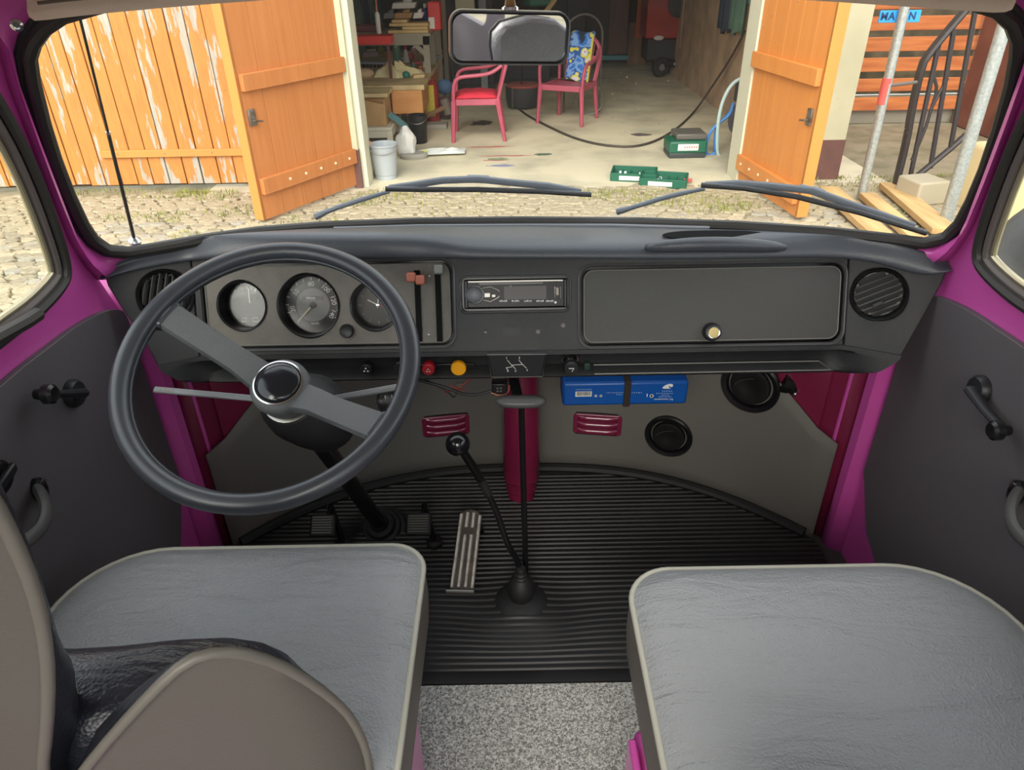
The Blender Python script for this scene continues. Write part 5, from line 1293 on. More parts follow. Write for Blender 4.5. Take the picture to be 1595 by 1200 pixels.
# round black grill on the floor, with hose
gp = gd(815, 168)
gr_ = thing('fire_bowl', 'small black round fire bowl with reddish rim between the two chairs', 'fire bowl', gp)
B().lathe([(.10, 0), (.20, .03), (.225, .12), (.225, .26), (.21, .26), (.205, .12)], gp, (0, 0, 1), 28).obj('bowl', M('soot', (40, 40, 40), .7), gr_)
B().lathe([(.205, .245), (.215, .285), (.20, .29)], gp, (0, 0, 1), 28).obj('rim', M('rust_red', (150, 74, 64), .7), gr_)
B().tube([gp+Vector((-.02, -.02, .25)), gp+Vector((-.02, -.02, .46))], .008, 6).obj('spike', SATIN, gr_)
B().tube([gp+Vector((-.14, -.19, .02)), gp+Vector((-.14, -.19, .27))], .012, 6).obj('stay', DULL, gr_)
wl2 = gd(918, 178); one(B().tube([wl2+Vector((.17*math.cos(a), 0, .17+.17*math.sin(a))) for a in [2*PI*i/28 for i in range(28)]], .012, 6, True), 'wire_hoop', DULL, 'thin wire hoop leaning under the right garden chair', 'hoop')
hz = thing('hoop_behind', 'thin dark hoop rising behind the right garden chair', 'hoop', (.75, 9.3, GZ)); hz.name = 'wire_arch'; WL['wire_arch'] = Vector((.75, 9.3, GZ))
q = at(910, 40, Y=9.3); B().tube([Vector((q.x+.22*math.cos(a), 9.3, GZ if a < 0 or a > PI else q.z-.1+.22*math.sin(a))) for a in [-.01]+[PI*i/14 for i in range(15)]+[PI+.01]], .012, 6).obj('arch_wire', M('iron_grey', (92, 84, 78), .5), hz)
# long cable across the floor
cb = [gd(809, 172), gd(822, 182), gd(850, 197), gd(890, 216), gd(930, 227), gd(970, 231), gd(1000, 229), gd(1030, 218), gd(1060, 198), gd(1085, 172), at(1110, 135, X=2.50), at(1140, 90, X=2.56), at(1160, 50, X=2.57)]
one(B().tube(smoothpoly([tuple(p+Vector((0, 0, .012))) for p in cb], 2, False), .013, 6), 'cable', M('cable_dark', (62, 54, 46), .6), 'dark cable curving across the garage floor and up the right wall', 'cable')
# chalk and paint stains are flat marks on the concrete
CH = [M('chalk_%d' % i, c, .95) for i, c in enumerate(((180, 116, 104), (138, 150, 116), (140, 140, 164), (96, 86, 78), (86, 104, 84)))]
gf = bpy.data.objects['garage_floor']
def stain(px, py, rx, ry, mt, seed):
    random.seed(seed); c = gd(px, py); n = 14
    B().prism([c+Vector((rx*math.cos(2*PI*i/n)*random.uniform(.5, 1.2), ry*math.sin(2*PI*i/n)*random.uniform(.5, 1.2), .0005)) for i in range(n)], (0, 0, .0012)).obj('paint_stain', mt, gf, smooth=0)
for a in ((765, 229, .28, .04, CH[0], 1), (790, 243, .26, .03, CH[0], 2), (778, 248, .12, .06, CH[1], 3), (782, 258, .16, .05, CH[2], 4), (845, 241, .10, .06, CH[4], 5), (998, 210, .12, .08, CH[3], 6), (750, 192, .16, .2, CH[3], 7), (770, 250, .20, .02, CH[0], 8)): stain(*a)
# paper bag on the floor
c = gd(684, 241); random.seed(2)
rows = [[c+Vector((-.26+.52*u/8, -.10+.2*v/5+.05*(u/8-.5), .008+.05*random.random()*math.sin(PI*u/8)*math.sin(PI*v/5)+.02)) for u in range(9)] for v in range(6)]
pbg = thing('crumpled_bag', 'white and yellow crumpled plastic bag lying on the garage floor', 'bag', c)
B().grid(rows).obj('sheet', M('bag_white', (216, 220, 214), .6), pbg, smooth=0, solid=.004)
B().grid([[p+Vector((-.05, -.03, .012)) for p in r[:4]] for r in rows[:4]]).obj('printed_corner', M('bag_yellow', (206, 206, 96), .6), pbg, smooth=0, solid=.004)
# bucket
bc = gd(602, 277); 
bk_ = thing('bucket', 'grey plastic bucket standing at the left garage jamb', 'bucket', bc)
GREYPL = M('bucket_grey', (160, 166, 168), .5)
B().lathe([(.0, .012), (.092, .012), (.095, .0), (.092, .035), (.098, .04), (.118, .285), (.128, .287), (.128, .300), (.121, .300), (.112, .285), (.09, .04), (0, .03)], bc, (0, 0, 1), 30).obj('bucket_body', GREYPL, bk_)
B().tube([bc+Vector((.126*math.cos(a), .126*math.sin(a), .275-.05*math.sin(a-PI*.0) if False else .285-.055*max(0, math.sin(a+PI)))) for a in [PI+PI*i/12 for i in range(13)]], .005, 6).obj('handle', M('handle_wire', (140, 136, 128), .4), bk_)
B().tube([bc+Vector((-.125, .02, .30)), bc+Vector((-.10, -.06, .315))], .018, 8).obj('spout_lip', M('tan_grip', (160, 120, 96), .6), bk_)
# white side table with cardboard box
zbench = at(640, 133, Y=8.05).z
IV = M('ivory_plastic', (214, 208, 184), .5)
f0 = gd(609, 228); TY = f0.y; zt_ = at(606, 198, Y=TY).z
st_ = thing('side_table', 'ivory plastic side table carrying the cardboard box', 'table', (f0.x-.25, TY+.25, GZ))
tx1, tx0 = f0.x+.03, f0.x-.46; ty0, ty1 = TY-.03, TY+.75
B().box(tx0, tx1, ty0, ty1, zt_-.035, zt_).obj('table_top', IV, st_, bevel=.008)
for x in (tx0+.03, tx1-.03):
    for y in (ty0+.03, ty1-.03): B().box(x-.03, x+.03, y-.03, y+.03, GZ, zt_-.035).obj('leg', IV, st_, bevel=.006)
B().box(tx0+.04, tx1-.04, ty0+.005, ty0+.02, zt_-.10, zt_-.035).obj('apron', IV, st_); B().box(tx1-.02, tx1-.005, ty0+.04, ty1-.04, zt_-.10, zt_-.035).obj('apron', IV, st_)
CARD = M('cardboard', (188, 150, 100), .85, var=(5, (172, 134, 86), .4, .7))
cbx = thing('cardboard_box', 'brown cardboard box on the ivory side table', 'box', (tx0+.2, TY+.3, zt_))
bz1 = min(at(590, 147, Y=TY+.05).z, zbench-.06)
B().box(tx0+.03, tx1-.06, TY+.05, TY+.68, zt_+.001, bz1).obj('carton', CARD, cbx, bevel=.004)
B().add([Vector((tx0+.03, TY+.045, bz1)), Vector((tx1-.06, TY+.045, bz1)), Vector((tx1-.07, TY+.045, bz1-.06)), Vector((tx0+.25, TY+.045, bz1-.02)), Vector((tx0+.05, TY+.045, bz1-.08))], [(0, 1, 2, 3, 4)]).obj('torn_flap', M('cardboard_dark', (150, 112, 70), .85), cbx, solid=.004)
# white sack and slats below the table
c = gd(628, 250)
sk = B().ball((0, 0, 0), .125, 18, 12, (.8, .7, 1.15)); random.seed(14); sk.v = [c+Vector((.02, .14, .14))+p*(1+.12*math.sin(31*p.x+9*p.z)+.10*math.sin(40*p.z+17*p.y)+random.uniform(-.05, .05)) for p in sk.v]
one(sk, 'plastic_sack', M('sack_white', (214, 212, 204), .6, bump=(20, 1.0)), 'bulging white plastic sack behind the grey bucket', 'sack', smooth=25)
one(B().obox(gd(625, 225)+Vector((-.02, .1, .22)), (.09, .0, -.07), (0, .03, 0), (.02, 0, .02)), 'folded_board', M('teal_item', (84, 128, 130), .6), 'teal folded item leaning out under the side table', 'board', bevel=.004)
one(B().lathe([(0, 0), (.12, 0), (.13, .03), (.11, .05), (0, .05)], gd(645, 246), (0, 0, 1), 20, sx=1.1, sy=.8), 'stone_slab', M('slab_grey', (150, 146, 134), .9), 'flat grey stone slab at the foot of the workbench leg', 'stone')
# workbench
WD = M('bench_wood', (206, 146, 84), .6, stretch=(1, 1, 4), var=(3, (186, 122, 62), .35, .7)); WDP = M('bench_top_wood', (206, 182, 132), .7, var=(4, (170, 146, 104), .4, .7))
YB = 8.05; zb = at(640, 133, Y=YB).z; xr = at(660, 130, Y=YB).x; far = at(692, 78, Z=zb).y
wb = thing('workbench', 'long cluttered wooden workbench along the left garage wall', 'workbench', (-1.6, YB+.5, GZ))
B().box(-2.19, xr, YB+.01, far, zb-.05, zb).obj('bench_top', WDP, wb, bevel=.006)
B().box(-2.19, xr-.33, YB-.42, YB, zb-.05, zb-.012).obj('side_board', WDP, wb, bevel=.006)
zc1 = at(640, 178, Y=YB).z; B().box(xr-.36, xr-.03, YB+.02, YB+.75, zc1, zb-.05).obj('drawer_unit', WD, wb, bevel=.006)
B().box(xr-.30, xr-.02, YB+1.5, YB+2.1, zc1+.05, zb-.05).obj('drawer_unit', WD, wb, bevel=.006)
for x, y in ((xr-.12, YB+.5), (xr-.12, far-.1), (-1.9, YB+.2)): B().box(x-.06, x+.06, y-.05, y+.05, GZ, zb-.05).obj('leg', M('leg_wood', (160, 108, 70), .7), wb)
# upper shelf stand on the bench
zs = at(650, 52, Y=YB+.9).z; sx1 = at(670, 52, Y=YB+.9).x
us = thing('shelf_stand', 'grey wooden shelf stand on the workbench stacked with boards', 'shelf', (-1.6, YB+1.0, zb))
GW = M('grey_wood', (150, 142, 122), .8)
B().box(-2.19, sx1, YB+.9, YB+1.7, zs-.03, zs).obj('shelf_board', GW, us); B().box(-2.19, sx1-.02, YB+.9, YB+.93, zs-.12, zs-.03).obj('rail', GW, us)
for y in (YB+.93, YB+1.65): B().box(sx1-.09, sx1-.02, y-.03, y+.03, zb, zs-.03).obj('post', GW, us)
B().obox((sx1-.14, YB+.94, zs-.16), (.09, 0, -.09), (0, .012, 0), (.018, 0, .018)).obj('brace', GW, us)
random.seed(21)
PINE = M('pine_offcut', (206, 176, 118), .75, var=(5, (180, 146, 92), .4, .7))
for i, (x0, x1, dz, lb) in enumerate(((606, 668, 0, 'lowest pale board of the stack on the shelf stand'), (628, 667, 1, 'second pale board of the stack on the shelf stand'), (608, 668, 2, 'long pale board lying third in the stack on the shelf stand'), (612, 636, 3, 'short pale offcut on top of the board stack'))):
    a_, b_ = at(x0, 50, Y=YB+1.0).x, at(x1, 50, Y=YB+1.0).x
    one(B().box(a_, b_, YB+.92+.02*i, YB+1.25, zs+.001+.034*dz, zs+.032+.034*dz), 'offcut_board', PINE, lb, 'board', 'boards on the shelf stand', bevel=.003)
def item(b, name, mat, label, cat, **k): return one(b, name, mat, label, cat, **k)
def bpnt(px, py, dz=0.): p = at(px, py, Z=zb); q = p if p.y < far-.1 else at(px, py, Y=far-.1); return Vector((q.x, q.y, zb+dz))
# bottle and sprays
def bottle(px, py, h, r, body, cap, label):
    c = bpnt(px, py); t = thing('bottle', label, 'bottle', c, 'bottles on the workbench')
    B().lathe([(0, 0), (r, 0), (r, h*.55), (r*.9, h*.62), (r*.95, h*.7), (r*.4, h*.86), (r*.38, h*.92)], c, (0, 0, 1), 18).obj('bottle_body', body, t)
    B().lathe([(r*.46, h*.91), (r*.46, h), (0, h)], c, (0, 0, 1), 14).obj('cap', cap, t)
GRN = M('green_pet', (96, 150, 120), .2); WPL = M('white_plastic', (222, 216, 206), .5); RPL = M('red_plastic', (206, 50, 44), .5)
bottle(619, 96, .33, .050, GRN, M('cap_green', (60, 110, 80), .5), 'tall green plastic bottle on the workbench')
c = bpnt(633, 97); t = thing('spray_bottle', 'white cone spray bottle with red nozzle on the workbench', 'bottle', c)
B().lathe([(0, 0), (.045, 0), (.045, .02), (.018, .15)], c, (0, 0, 1), 16).obj('bottle_body', WPL, t); B().lathe([(.018, .15), (.008, .23), (0, .23)], c, (0, 0, 1), 12).obj('nozzle', RPL, t)
bx = at(585, 62, Y=YB+.5); 
tb = thing('toolbox', 'red metal tool tray at the left of the workbench', 'toolbox', (bx.x, YB+.5, zb))
x0_, x1_ = -2.1, at(609, 62, Y=YB+.5).x; zt1 = at(590, 56, Y=YB+.5).z
B().box(x0_, x1_, YB+.48, YB+.75, zt1-.085, zt1).obj('tray', RPL, tb, bevel=.006)
for x in (x0_+.05, x1_-.04): B().box(x-.015, x+.015, YB+.5, YB+.53, zb, zt1-.085).obj('leg', M('tray_leg', (96, 40, 40), .6), tb)
random.seed(30)
c = bpnt(615, 118)
rows = []
for i in range(7):
    t_ = i/6; rows.append([c+Vector(((.26*(1-t_*.8))*(1+.25*math.sin(3*a+1)+.1*math.sin(7*a))*math.cos(a), .22*(1-t_*.8)*(1+.2*math.sin(4*a))*math.sin(a), .005+.13*t_**.7*(1+.25*math.sin(5*a+i)))) for a in [2*PI*k/28 for k in range(28)]])
one(B().grid(rows, cu=True), 'rag', M('rag_cream', (216, 200, 150), .9), 'crumpled cream rag on the near end of the workbench', 'cloth', smooth=30)
c = at(568, 122, Z=zb-.01); one(B().ball(c+Vector((0, 0, .05)), .1, 14, 8, (1.2, 1, .6)), 'glove', M('glove_tan', (196, 166, 126), .9, bump=(20, .8)), 'tan crumpled work glove beside the cream rag', 'glove', smooth=60)
c = bpnt(580, 104); rk = thing('socket_rail', 'grey comb-like rack lying on the left of the workbench', 'rack', c)
B().obox(c+Vector((0, 0, .05)), (.22, -.06, 0), (.02, .07, 0), (0, 0, .012)).obj('rack_base', M('rack_grey', (170, 168, 166), .5), rk)
for i in range(9): B().obox(c+Vector((-.19+.047*i, .05-.013*i-.06, .03)), (.010, 0, 0), (0, .008, 0), (0, 0, .03)).obj('tooth', SATIN, rk)
# small odds and ends on the bench: each a thing of its own
odds = [(633, 121, 'teal', (30, 112, 96), 'ball', .045, 'teal round tape measure at the bench corner'), (645, 116, 'dg', (40, 74, 56), 'bot', .04, 'dark green squat bottle near the bench corner'),
        (652, 121, 'tan', (206, 178, 130), 'flat', .06, 'pale wooden wedge at the bench edge'), (655, 112, 'tin', (176, 96, 70), 'can', .03, 'small copper coloured tin on the workbench'), (662, 105, 'wht', (216, 210, 190), 'can', .028, 'small white tin on the workbench'),
        (648, 100, 'red', (190, 60, 56), 'flat', .06, 'small red carton on the workbench'), (668, 98, 'brn', (120, 86, 60), 'flat', .07, 'brown block of wood on the workbench'), (606, 92, 'org', (222, 140, 50), 'can', .03, 'orange pot behind the cream rag'),
        (676, 92, 'gry', (128, 128, 122), 'flat', .07, 'grey metal block far along the workbench'), (645, 84, 'pnk', (196, 150, 140), 'ball', .06, 'pinkish crumpled paper under the shelf stand'), (576, 88, 'lil', (170, 150, 160), 'flat', .1, 'lilac flat carton under the red tray'),
        (594, 80, 'olv', (150, 150, 60), 'ball', .05, 'olive green sponge under the red tray'), (578, 75, 'ivo', (222, 214, 190), 'flat', .06, 'ivory box under the red tray'), (640, 92, 'crm', (200, 40, 60), 'ball', .05, 'crimson funnel behind the white spray bottle')]
for px, py, nm_, cc, kind, r, lb in odds:
    c = bpnt(px, py); mt = M('odd_'+nm_, cc, .5)
    if kind == 'ball': b = B().lathe([(0, 0), (r*.7, 0), (r, r*.6), (r*.8, r*1.2), (r*.3, r*1.5), (0, r*1.5)], c, (0, 0, 1), 14)
    elif kind == 'bot': b = B().lathe([(0, 0), (r, 0), (r, r*2), (r*.35, r*2.8), (r*.35, r*3.4), (0, r*3.4)], c, (0, 0, 1), 14)
    elif kind == 'can': b = B().lathe([(0, 0), (r, 0), (r*1.05, .01), (r, .02), (r, r*2.2), (r*1.06, r*2.3), (r*.9, r*2.3), (0, r*2.25)], c, (0, 0, 1), 14)
    else: b = B().obox(c+Vector((0, 0, r*.3)), (r, r*.3, 0), (-r*.2, r*.6, 0), (r*.06, 0, r*.3))
    nme = {'teal': 'tape_measure', 'dg': 'bottle', 'tan': 'wooden_wedge', 'tin': 'tin', 'wht': 'tin', 'red': 'carton', 'brn': 'wood_block', 'org': 'pot', 'gry': 'metal_block', 'pnk': 'crumpled_paper', 'lil': 'carton', 'olv': 'sponge', 'ivo': 'carton', 'crm': 'funnel'}[nm_]
    one(b, nme, mt, lb, nme.split('_')[-1], 'odds and ends on the workbench', smooth=50, bevel=.004 if kind == 'flat' else 0)
# on the shelf stand
def spn(px, py): p = at(px, py, Y=YB+1.1); return Vector((p.x, YB+1.1, zs+.001))
c = spn(676, 40); cn = thing('canister', 'red canister with white label at the end of the shelf stand', 'canister', c)
B().box(c.x-.075, c.x+.075, c.y+.1, c.y+.3, zs, zs+.30).obj('canister_body', RPL, cn, bevel=.02, seg=3); B().box(c.x-.07, c.x+.0, c.y+.096, c.y+.099, zs+.02, zs+.14).obj('label', WPL, cn)
B().lathe([(.03, 0), (.03, .04), (0, .04)], (c.x+.02, c.y+.2, zs+.30), (0, 0, 1), 14).obj('cap', M('cap_dark', (110, 30, 30), .5), cn)
c = spn(659, 30); c.y += .3; t = thing('spray_can', 'blue spray can beside the red canister', 'can', c)
B().lathe([(0, 0), (.035, 0), (.035, .17), (.02, .19)], c+Vector((0, 0, .04)), (0, 0, 1), 16).obj('can_body', M('can_blue', (58, 62, 130), .4), t); B().lathe([(.018, .19), (.018, .23), (0, .23)], c+Vector((0, 0, .04)), (0, 0, 1), 12).obj('nozzle', WPL, t)
B().lathe([(0, 0), (.05, 0), (.05, .04), (0, .04)], c, (0, 0, 1), 16).obj('foot_ring', RPL, t)
c = spn(593, 44); t = thing('sealant_tube', 'white sealant cartridge with long nozzle on the shelf stand', 'tube', c)
B().lathe([(0, 0), (.028, 0), (.028, .20), (.012, .22)], c+Vector((0, -.15, 0)), (0, 0, 1), 14).obj('cartridge', WPL, t); B().lathe([(.012, .22), (.005, .46), (0, .46)], c+Vector((0, -.15, 0)), (0, 0, 1), 10).obj('nozzle', M('tip_red', (196, 120, 110), .5), t)
c = spn(585, 44); one(B().box(-2.15, c.x+.05, c.y+.05, c.y+.35, zs+.001, zs+.07), 'maroon_case', M('maroon', (110, 44, 44), .6), 'flat maroon case at the left end of the shelf stand', 'case', bevel=.01)
random.seed(77)
for i, (px, dz, cc, w, lb) in enumerate(((629, .148, (150, 110, 60), .10, 'brown paint tray on the board stack'), (607, .148, (96, 92, 90), .06, 'dark grey power tool on the board stack'), (631, .250, (176, 170, 160), .13, 'grey flat package topmost on the board stack'), (652, .148, (206, 200, 190), .05, 'white roll beside the brown paint tray'))):
    c = spn(px, 30); b = B().obox(c+Vector((0, .05, dz+.02)), (w, .02, 0), (0, .08, 0), (.01, 0, .03)); b.obox(c+Vector((w*.3, .05, dz+.06)), (w*.4, 0, .01), (0, .05, 0), (0, 0, .02))
    one(b, ('paint_tray', 'power_tool', 'package', 'roll')[i], M('shelfodd_%d' % i, cc, .6), lb, ('tray', 'tool', 'package', 'roll')[i], bevel=.006)
# hanging on the green wall
c = at(565, 20, X=-2.19); one(B().rbox((-2.17, c.y, c.z), .03, .18, .16), 'sponge_pad', M('pad_yellow', (196, 170, 96), .9), 'yellow pad hanging on the green garage wall', 'pad', bevel=.03)
one(B().rbox((-2.165, c.y+.12, c.z-.12), .03, .5, .7), 'dark_apron', M('apron_navy', (44, 52, 76), .9), 'dark navy apron hanging behind the yellow pad', 'apron', bevel=.02)
# upright timbers, pipes right of bench
for px, y, w, cc, top, lb in ((688, 10.3, .045, (150, 138, 118), 1.9, 'grey upright timber behind the workbench end'), (699, 10.6, .03, (130, 122, 108), 1.9, 'thin grey batten leaning beside the upright timber'), (756, 11.0, .05, (128, 130, 130), 1.9, 'grey pipe standing behind the mirror')):
    c = at(px, 165, Y=y); one(B().box(c.x-w, c.x+w, y-w, y+w, GZ, top), 'upright_timber', M('upr_%d' % px, cc, .7), lb, 'timber', bevel=.006)
c = at(724, 3, Y=10.9); one(B().box(c.x-.13, c.x+.13, 10.88, 10.92, .62, 1.3), 'cabinet_panel', M('pale_panel', (190, 182, 152), .7), 'pale panel high behind the mirror left end', 'panel', bevel=.006)
q0_, q1_ = at(697, 75, Y=10.4), at(712, 150, Y=10.0); one(B().tube([q0_, q1_], .012, 6), 'metal_rod', DULL, 'thin metal rod leaning between timber and left chair', 'rod')
# under bench things
c = gd(653, 222); bb = thing('black_bucket', 'small black bucket under the workbench edge', 'bucket', c)
B().lathe([(0, 0), (.085, 0), (.105, .26), (.112, .26), (.112, .28), (.098, .27), (.08, .02), (0, .02)], c, (0, 0, 1), 22).obj('bucket_body', SATIN, bb); B().tube([c+Vector((.11*math.cos(a), .11*math.sin(a)-.02, .28-.07*abs(math.sin(a)))) for a in [PI+PI*i/10 for i in range(11)]], .004, 5).obj('handle', DULL, bb)
c = gd(672, 195); fx = thing('fire_extinguisher', 'yellow labelled red canister standing behind the small black bucket', 'canister', c)
B().lathe([(0, 0), (.09, 0), (.09, .40), (.05, .46), (.03, .47), (.03, .50)], c+Vector((0, .2, 0)), (0, 0, 1), 20).obj('cylinder', M('ext_red', (150, 40, 40), .4), fx); B().box(c.x-.075, c.x+.045, c.y+.10, c.y+.115, GZ+.08, GZ+.42).obj('label', M('ext_yellow', (206, 190, 60), .6), fx)
c = gd(690, 185); wb_ = thing('wooden_mallet', 'wooden mallet leaning over the black bucket', 'mallet', c)
h0, h1 = at(642, 192, Y=8.5), at(695, 166, Y=8.9); B().tube([h0, h1], .028, 8).obj('handle', M('handle_wood', (150, 116, 80), .7), wb_)
d_ = (h1-h0).normalized(); pz = Vector((-d_.z, 0, d_.x)).normalized(); B().tube([h1-pz*.09, h1+pz*.09], .05, 10).obj('head', M('mallet_grey', (120, 112, 100), .7), wb_)
c = gd(692, 188); one(B().ball(c+Vector((.02, .1, .13)), .13, 16, 10, (1, 1, 1)), 'ball', M('ball_maroon', (90, 66, 72), .5), 'dark ball under the far end of the workbench', 'ball', smooth=80)
one(B().ball(c+Vector((.0, .35, .33)), .10, 14, 8, (1, .9, .9)), 'blue_bundle', M('bundle_blue', (76, 104, 140), .8, bump=(20, .8)), 'blue bundle above the dark ball', 'bundle', smooth=80)
c = gd(675, 200); one(B().box(c.x-.18, c.x+.16, c.y-.06, c.y+.14, GZ, GZ+.05), 'grey_board', M('slab_grey', (150, 146, 134), .9), 'flat grey board on the floor below the mallet', 'board', bevel=.008)

# green cases
GC = M('case_green', (24, 92, 68), .45); 
c = gd(1072, 247)
cs = thing('tool_case', 'closed green tool case with white label near the right jamb', 'tool case', c)
B().box(c.x-.19, c.x+.17, c.y, c.y+.30, GZ+.045, GZ+.16).obj('shell', GC, cs, bevel=.02, seg=3); B().box(c.x-.185, c.x+.165, c.y+.005, c.y+.295, GZ, GZ+.05).obj('base_tray', M('case_dark', (52, 58, 56), .5), cs, bevel=.01)
B().box(c.x-.12, c.x+.17, c.y+.05, c.y+.34, GZ+.16, GZ+.215).obj('lid_insert', M('case_grey', (92, 88, 80), .5), cs, bevel=.012); B().box(c.x-.11, c.x+.085, c.y-.004, c.y-.001, GZ+.075, GZ+.135).obj('label', WPL, cs)
b = B()
for i in range(6): b.box(c.x-.05+.022*i, c.x-.038+.022*i, c.y-.0055, c.y-.004, GZ+.10, GZ+.112)
b.obj('label_print', M('print_red', (176, 90, 80), .6), cs)
oc = thing('open_tool_case', 'open green socket case with two halves lying on the garage floor', 'tool case', gd(1010, 290))
for (px, py), rz, k in (((990, 282), -.22, 0), ((1037, 291), -.28, 1)):
    c = gd(px, py); c.y += .10; wx, wy = .19, .13
    T = Matrix.Translation(c) @ Matrix.Rotation(rz, 4, 'Z'); b = B()
    t3 = T.to_3x3()
    def lb_(x, y, z, hx, hy, hz, bb): bb.obox(T @ Vector((x, y, z)), t3 @ Vector((hx, 0, 0)), t3 @ Vector((0, hy, 0)), Vector((0, 0, hz)))
    lb_(0, 0, .008, wx, wy, .008, b)
    for x in (-wx, wx): lb_(x, 0, .035, .008, wy, .035, b)
    for y in (-wy, wy): lb_(0, y, .035, wx, .008, .035, b)
    hf = b.obj('case_half', GC, oc, bevel=.003)
    for i in range(6):
        b = B(); lb_(-wx*.9+wx*1.8*i/5, 0, .025, .004, wy*.95, .012, b); b.obj('divider', GC, hf)
    for i in range(10):
        random.seed(50+i+20*k); x, y = random.uniform(-wx*.85, wx*.85), random.uniform(-wy*.8, wy*.8); b = B(); b.lathe([(.012, 0), (.012, .03), (.008, .03), (.008, .01)], T @ Vector((x, y, .018)), t3 @ Vector((.3, -1, .4)), 8); b.obj('socket', CHROME, hf)
    b = B(); lb_(-.02, -wy-.0095, .032, .10, .0008, .018, b); b.obj('label', WPL, hf)
    if k:
        for dx in (.06, .16): b = B(); lb_(dx+.04, -wy*.6 if dx < .1 else wy*.3, .03, .035, .012, .012, b); b.obj('red_clasp', M('clasp_red', (206, 90, 84), .5), hf, bevel=.004)
# compressor with hoses behind the right jamb
c = gd(1136, 240)
cp = thing('compressor', 'wheeled air compressor with blue and pale hoses behind the right jamb', 'compressor', c)
X0 = c.x+.02
B().tube([(X0+.05, c.y+.25, GZ+.28), (X0+.36, c.y+.30, GZ+.28)], .13, 18).obj('tank', M('tank_grey', (84, 84, 92), .5), cp)
B().lathe([(0, -.03), (.11, -.03), (.12, 0), (.11, .03), (0, .03)], (X0+.06, c.y+.02, GZ+.12), (1, .2, 0), 20).obj('wheel', M('tyre', (70, 64, 60), .8), cp); B().lathe([(0, -.034), (.06, -.034), (.06, .034), (0, .034)], (X0+.06, c.y+.02, GZ+.12), (1, .2, 0), 14).obj('wheel_hub', M('hub_pale', (170, 160, 140), .6), cp)
B().box(X0+.06, X0+.3, c.y+.2, c.y+.4, GZ+.42, GZ+.62).obj('pump', M('pump_dark', (60, 60, 62), .5), cp, bevel=.02)
HP = M('hose_pale', (176, 196, 190), .5); HB = M('hose_blue', (60, 124, 190), .5)
yy = c.y-.03
def hose(pts, r, mt, y): B().tube(smoothpoly([tuple(at(px, py, Y=y)) for px, py in pts], 2, False), r, 8).obj('hose', mt, cp)
hose(((1158, 120), (1140, 130), (1126, 155), (1119, 185), (1117, 215), (1117, 238), (1122, 246), (1140, 244)), .017, HP, yy)
hose(((1142, 160), (1138, 178), (1122, 190), (1110, 200), (1102, 215), (1098, 238), (1105, 243), (1114, 238)), .014, HB, yy+.02)
hose(((1142, 168), (1130, 184), (1116, 195), (1113, 220), (1113, 240)), .014, HB, yy+.06)
# red machine on a wheeled trolley at the back
RM = M('machine_red', (176, 52, 40), .5, var=(4, (150, 44, 38), .4, .7)); 
c = gd(1052, 120); YM = c.y
rm = thing('red_machine', 'large red garden machine on a black wheeled trolley at the back', 'machine', c)
x0_, x1_ = at(1005, 60, Y=YM).x, at(1090, 60, Y=YM).x; z0_, z1_ = at(1050, 60, Y=YM).z, 1.5
B().box(x0_, x1_, YM, YM+.6, z0_, z1_).obj('housing', RM, rm, bevel=.03, seg=3)
zz = at(1050, 95, Y=YM).z; B().box(x0_+.05, x1_+.1, YM+.05, YM+.6, zz, z0_).obj('engine_block', M('engine_black', (44, 42, 42), .6), rm, bevel=.02)
B().box(at(1028, 100, Y=YM).x, at(1095, 100, Y=YM).x, YM-.05, YM+.5, at(1050, 104, Y=YM).z, at(1050, 94, Y=YM).z).obj('trolley_bed', SATIN, rm, bevel=.01)
B().box(at(1048, 100, Y=YM).x, at(1071, 100, Y=YM).x, YM-.056, YM-.051, at(1050, 101, Y=YM).z, at(1050, 97, Y=YM).z).obj('name_plate', M('plate_grey', (170, 166, 156), .5), rm)
for px in (1028, 1086):
    q = gd(px, 121); B().lathe([(.03, -.05), (.13, -.05), (.15, 0), (.13, .05), (.03, .05)], (q.x, YM, GZ+.15), (.25, -1, 0), 20).obj('wheel', M('tyre_black', (38, 36, 36), .8), rm); B().lathe([(0, .045), (.05, .06), (0, .06)], (q.x, YM, GZ+.15), (.25, -1, 0), 12).obj('wheel_hub', M('hub_grey', (120, 118, 112), .6), rm)
q = at(1058, 8, Y=YM); B().lathe([(0, 0), (.17, 0), (.17, .05), (.12, .06), (0, .04)], (q.x, YM, q.z), (0, -1, 0), 24).obj('fan_cover', M('engine_black', (44, 42, 42), .6), rm)
q = at(1026, 59, Y=YM); B().ball((q.x, YM-.01, q.z), .06, 12, 8, (1.3, .4, .6)).obj('lamp_lens', WPL, rm)
for a_, b_, lb in (((1068, 0), (1061, 74), 'left of two white poles leaning before the red machine'), ((1081, 0), (1072, 74), 'right of two white poles leaning before the red machine')):
    p, q = at(*a_, Y=YM-.25), at(*b_, Y=YM-.25); d_ = (p-q).normalized(); one(B().tube([q+d_*(-(q.z-GZ)/d_.z)*1.0 if False else q, p+d_*.8], .026, 8), 'white_pole', M('pole_cream', (206, 190, 166), .6), lb, 'pole', 'white poles')
c = gd(990, 100); q = at(992, 100, Y=c.y)
one(B().box(at(977, 90, Y=c.y).x, at(1006, 90, Y=c.y).x, c.y, c.y+.05, GZ, at(990, 35, Y=c.y).z), 'upright_board', M('board_tan', (150, 116, 84), .8, stretch=(4, 4, .6), var=(3, (128, 96, 68), .4, .7)), 'tan board standing in front of the red machine', 'board', bevel=.005)
p = at(998, 60, Y=c.y-.02); one(B().box(p.x-.10, p.x+.07, c.y-.03, c.y-.005, p.z, p.z+.95), 'orange_board', M('board_orange', (206, 104, 52), .6), 'orange strip board leaning on the tan board', 'board', bevel=.005)
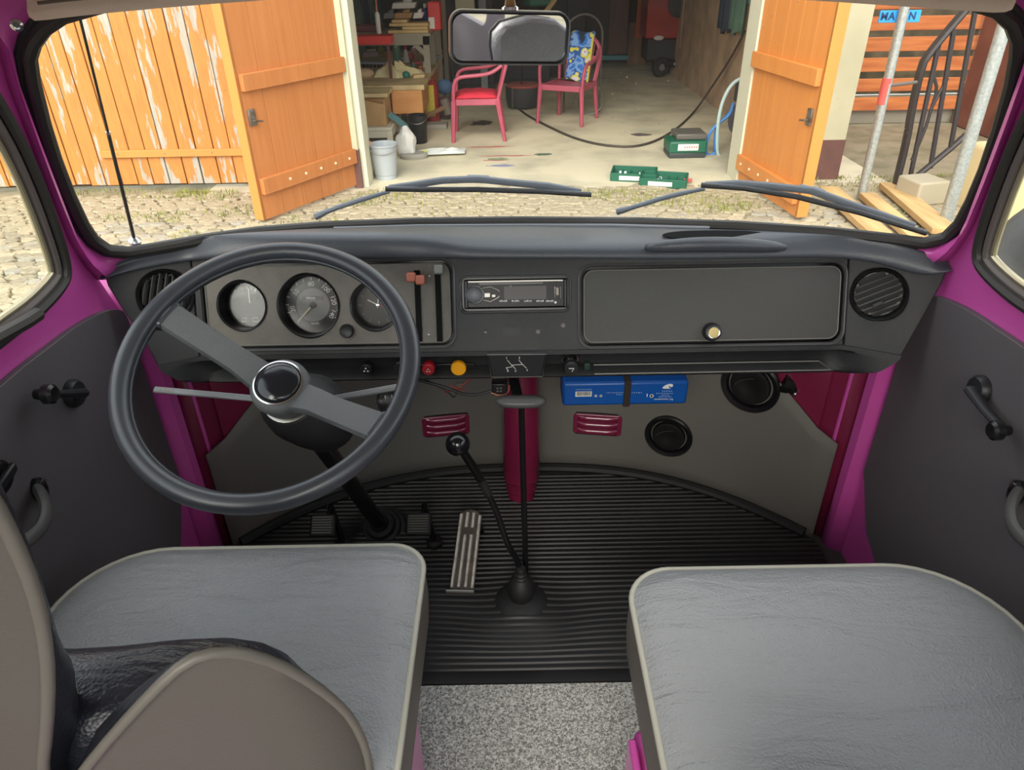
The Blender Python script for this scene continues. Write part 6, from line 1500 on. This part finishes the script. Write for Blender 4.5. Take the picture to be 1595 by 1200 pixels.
c2_ = 13.2; one(B().box(at(947, 80, Y=c2_).x, at(976, 80, Y=c2_).x, c2_, c2_+.05, at(960, 84, Y=c2_).z, 1.6), 'brown_door_leaf', M('board_brown', (104, 72, 58), .8, stretch=(4, 4, .6), var=(3, (84, 58, 48), .4, .7)), 'dark brown door leaf leaning on the back wall', 'door leaf', bevel=.005)
one(B().box(at(930, 86, Y=c2_).x, at(977, 86, Y=c2_).x, c2_-.15, c2_+.05, at(960, 92, Y=c2_).z, at(960, 85, Y=c2_).z), 'teal_beam', M('teal_paint', (66, 120, 124), .7), 'teal beam lying at the foot of the brown door leaf', 'beam', bevel=.008)
# dark clutter behind the mirror and chairs
random.seed(8)
for i, (px, py, w, h, cc, lb) in enumerate(((735, 120, .35, 1.2, (52, 48, 48), 'dark cupboard standing behind the left garden chair'), (815, 95, .42, .75, (40, 38, 40), 'low black cabinet behind the mirror'), (880, 88, .30, 1.3, (36, 40, 40), 'tall dark locker behind the right garden chair'))):
    y = 11.2+.5*i; p = at(px, 150, Y=y); x = p.x; t = thing('cupboard', lb, 'cupboard', (x, y, GZ), 'dark cupboards at the back')
    B().box(x-w, x+w, y, y+.5, GZ, GZ+h).obj('carcass', M('cup_%d' % i, cc, .7), t, bevel=.01)
    for s in (-1, 1): k_ = B().box(x+(-w+.01 if s < 0 else .005), x+(-.005 if s < 0 else w-.01), y-.02, y, GZ+.06, GZ+h-.02).obj('door', M('cup_%d' % i, cc, .7), t, bevel=.006); B().ball((x+s*.04, y-.03, GZ+h*.6), .015, 8, 6).obj('knob', DULL, k_)
c = at(838, 5, Y=11); one(B().rbox((c.x, 11.0, c.z+.12), .34, .3, .30, .3), 'green_crate', M('crate_green', (44, 104, 84), .6), 'green crate on top of the dark cabinets', 'crate', bevel=.03)
q0_, q1_ = at(848, 22, Y=10.9), at(866, -4, Y=10.9); one(B().tube([q0_, q1_], .035, 8), 'broomstick', PINE, 'pale wooden handle sticking up beside the green crate', 'broom')
for px, cc, lb in ((1132, (52, 62, 84), 'navy jacket hanging high on the right garage wall'), (1150, (96, 130, 112), 'green cloth hanging nearest the right jamb')):
    c = at(px, 12, X=2.55); rows = [[Vector((2.55+.03*math.sin(k*1.3), c.y-.2+.4*k/8, z+.03*math.sin(k))) for k in range(9)] for z in (c.z+.6, c.z+.2, c.z-.1, c.z-.25)]
    one(B().grid(rows), 'hanging_jacket', M('cloth_%d' % px, cc, .9), lb, 'jacket', 'clothes on the right wall', solid=.03, smooth=80)
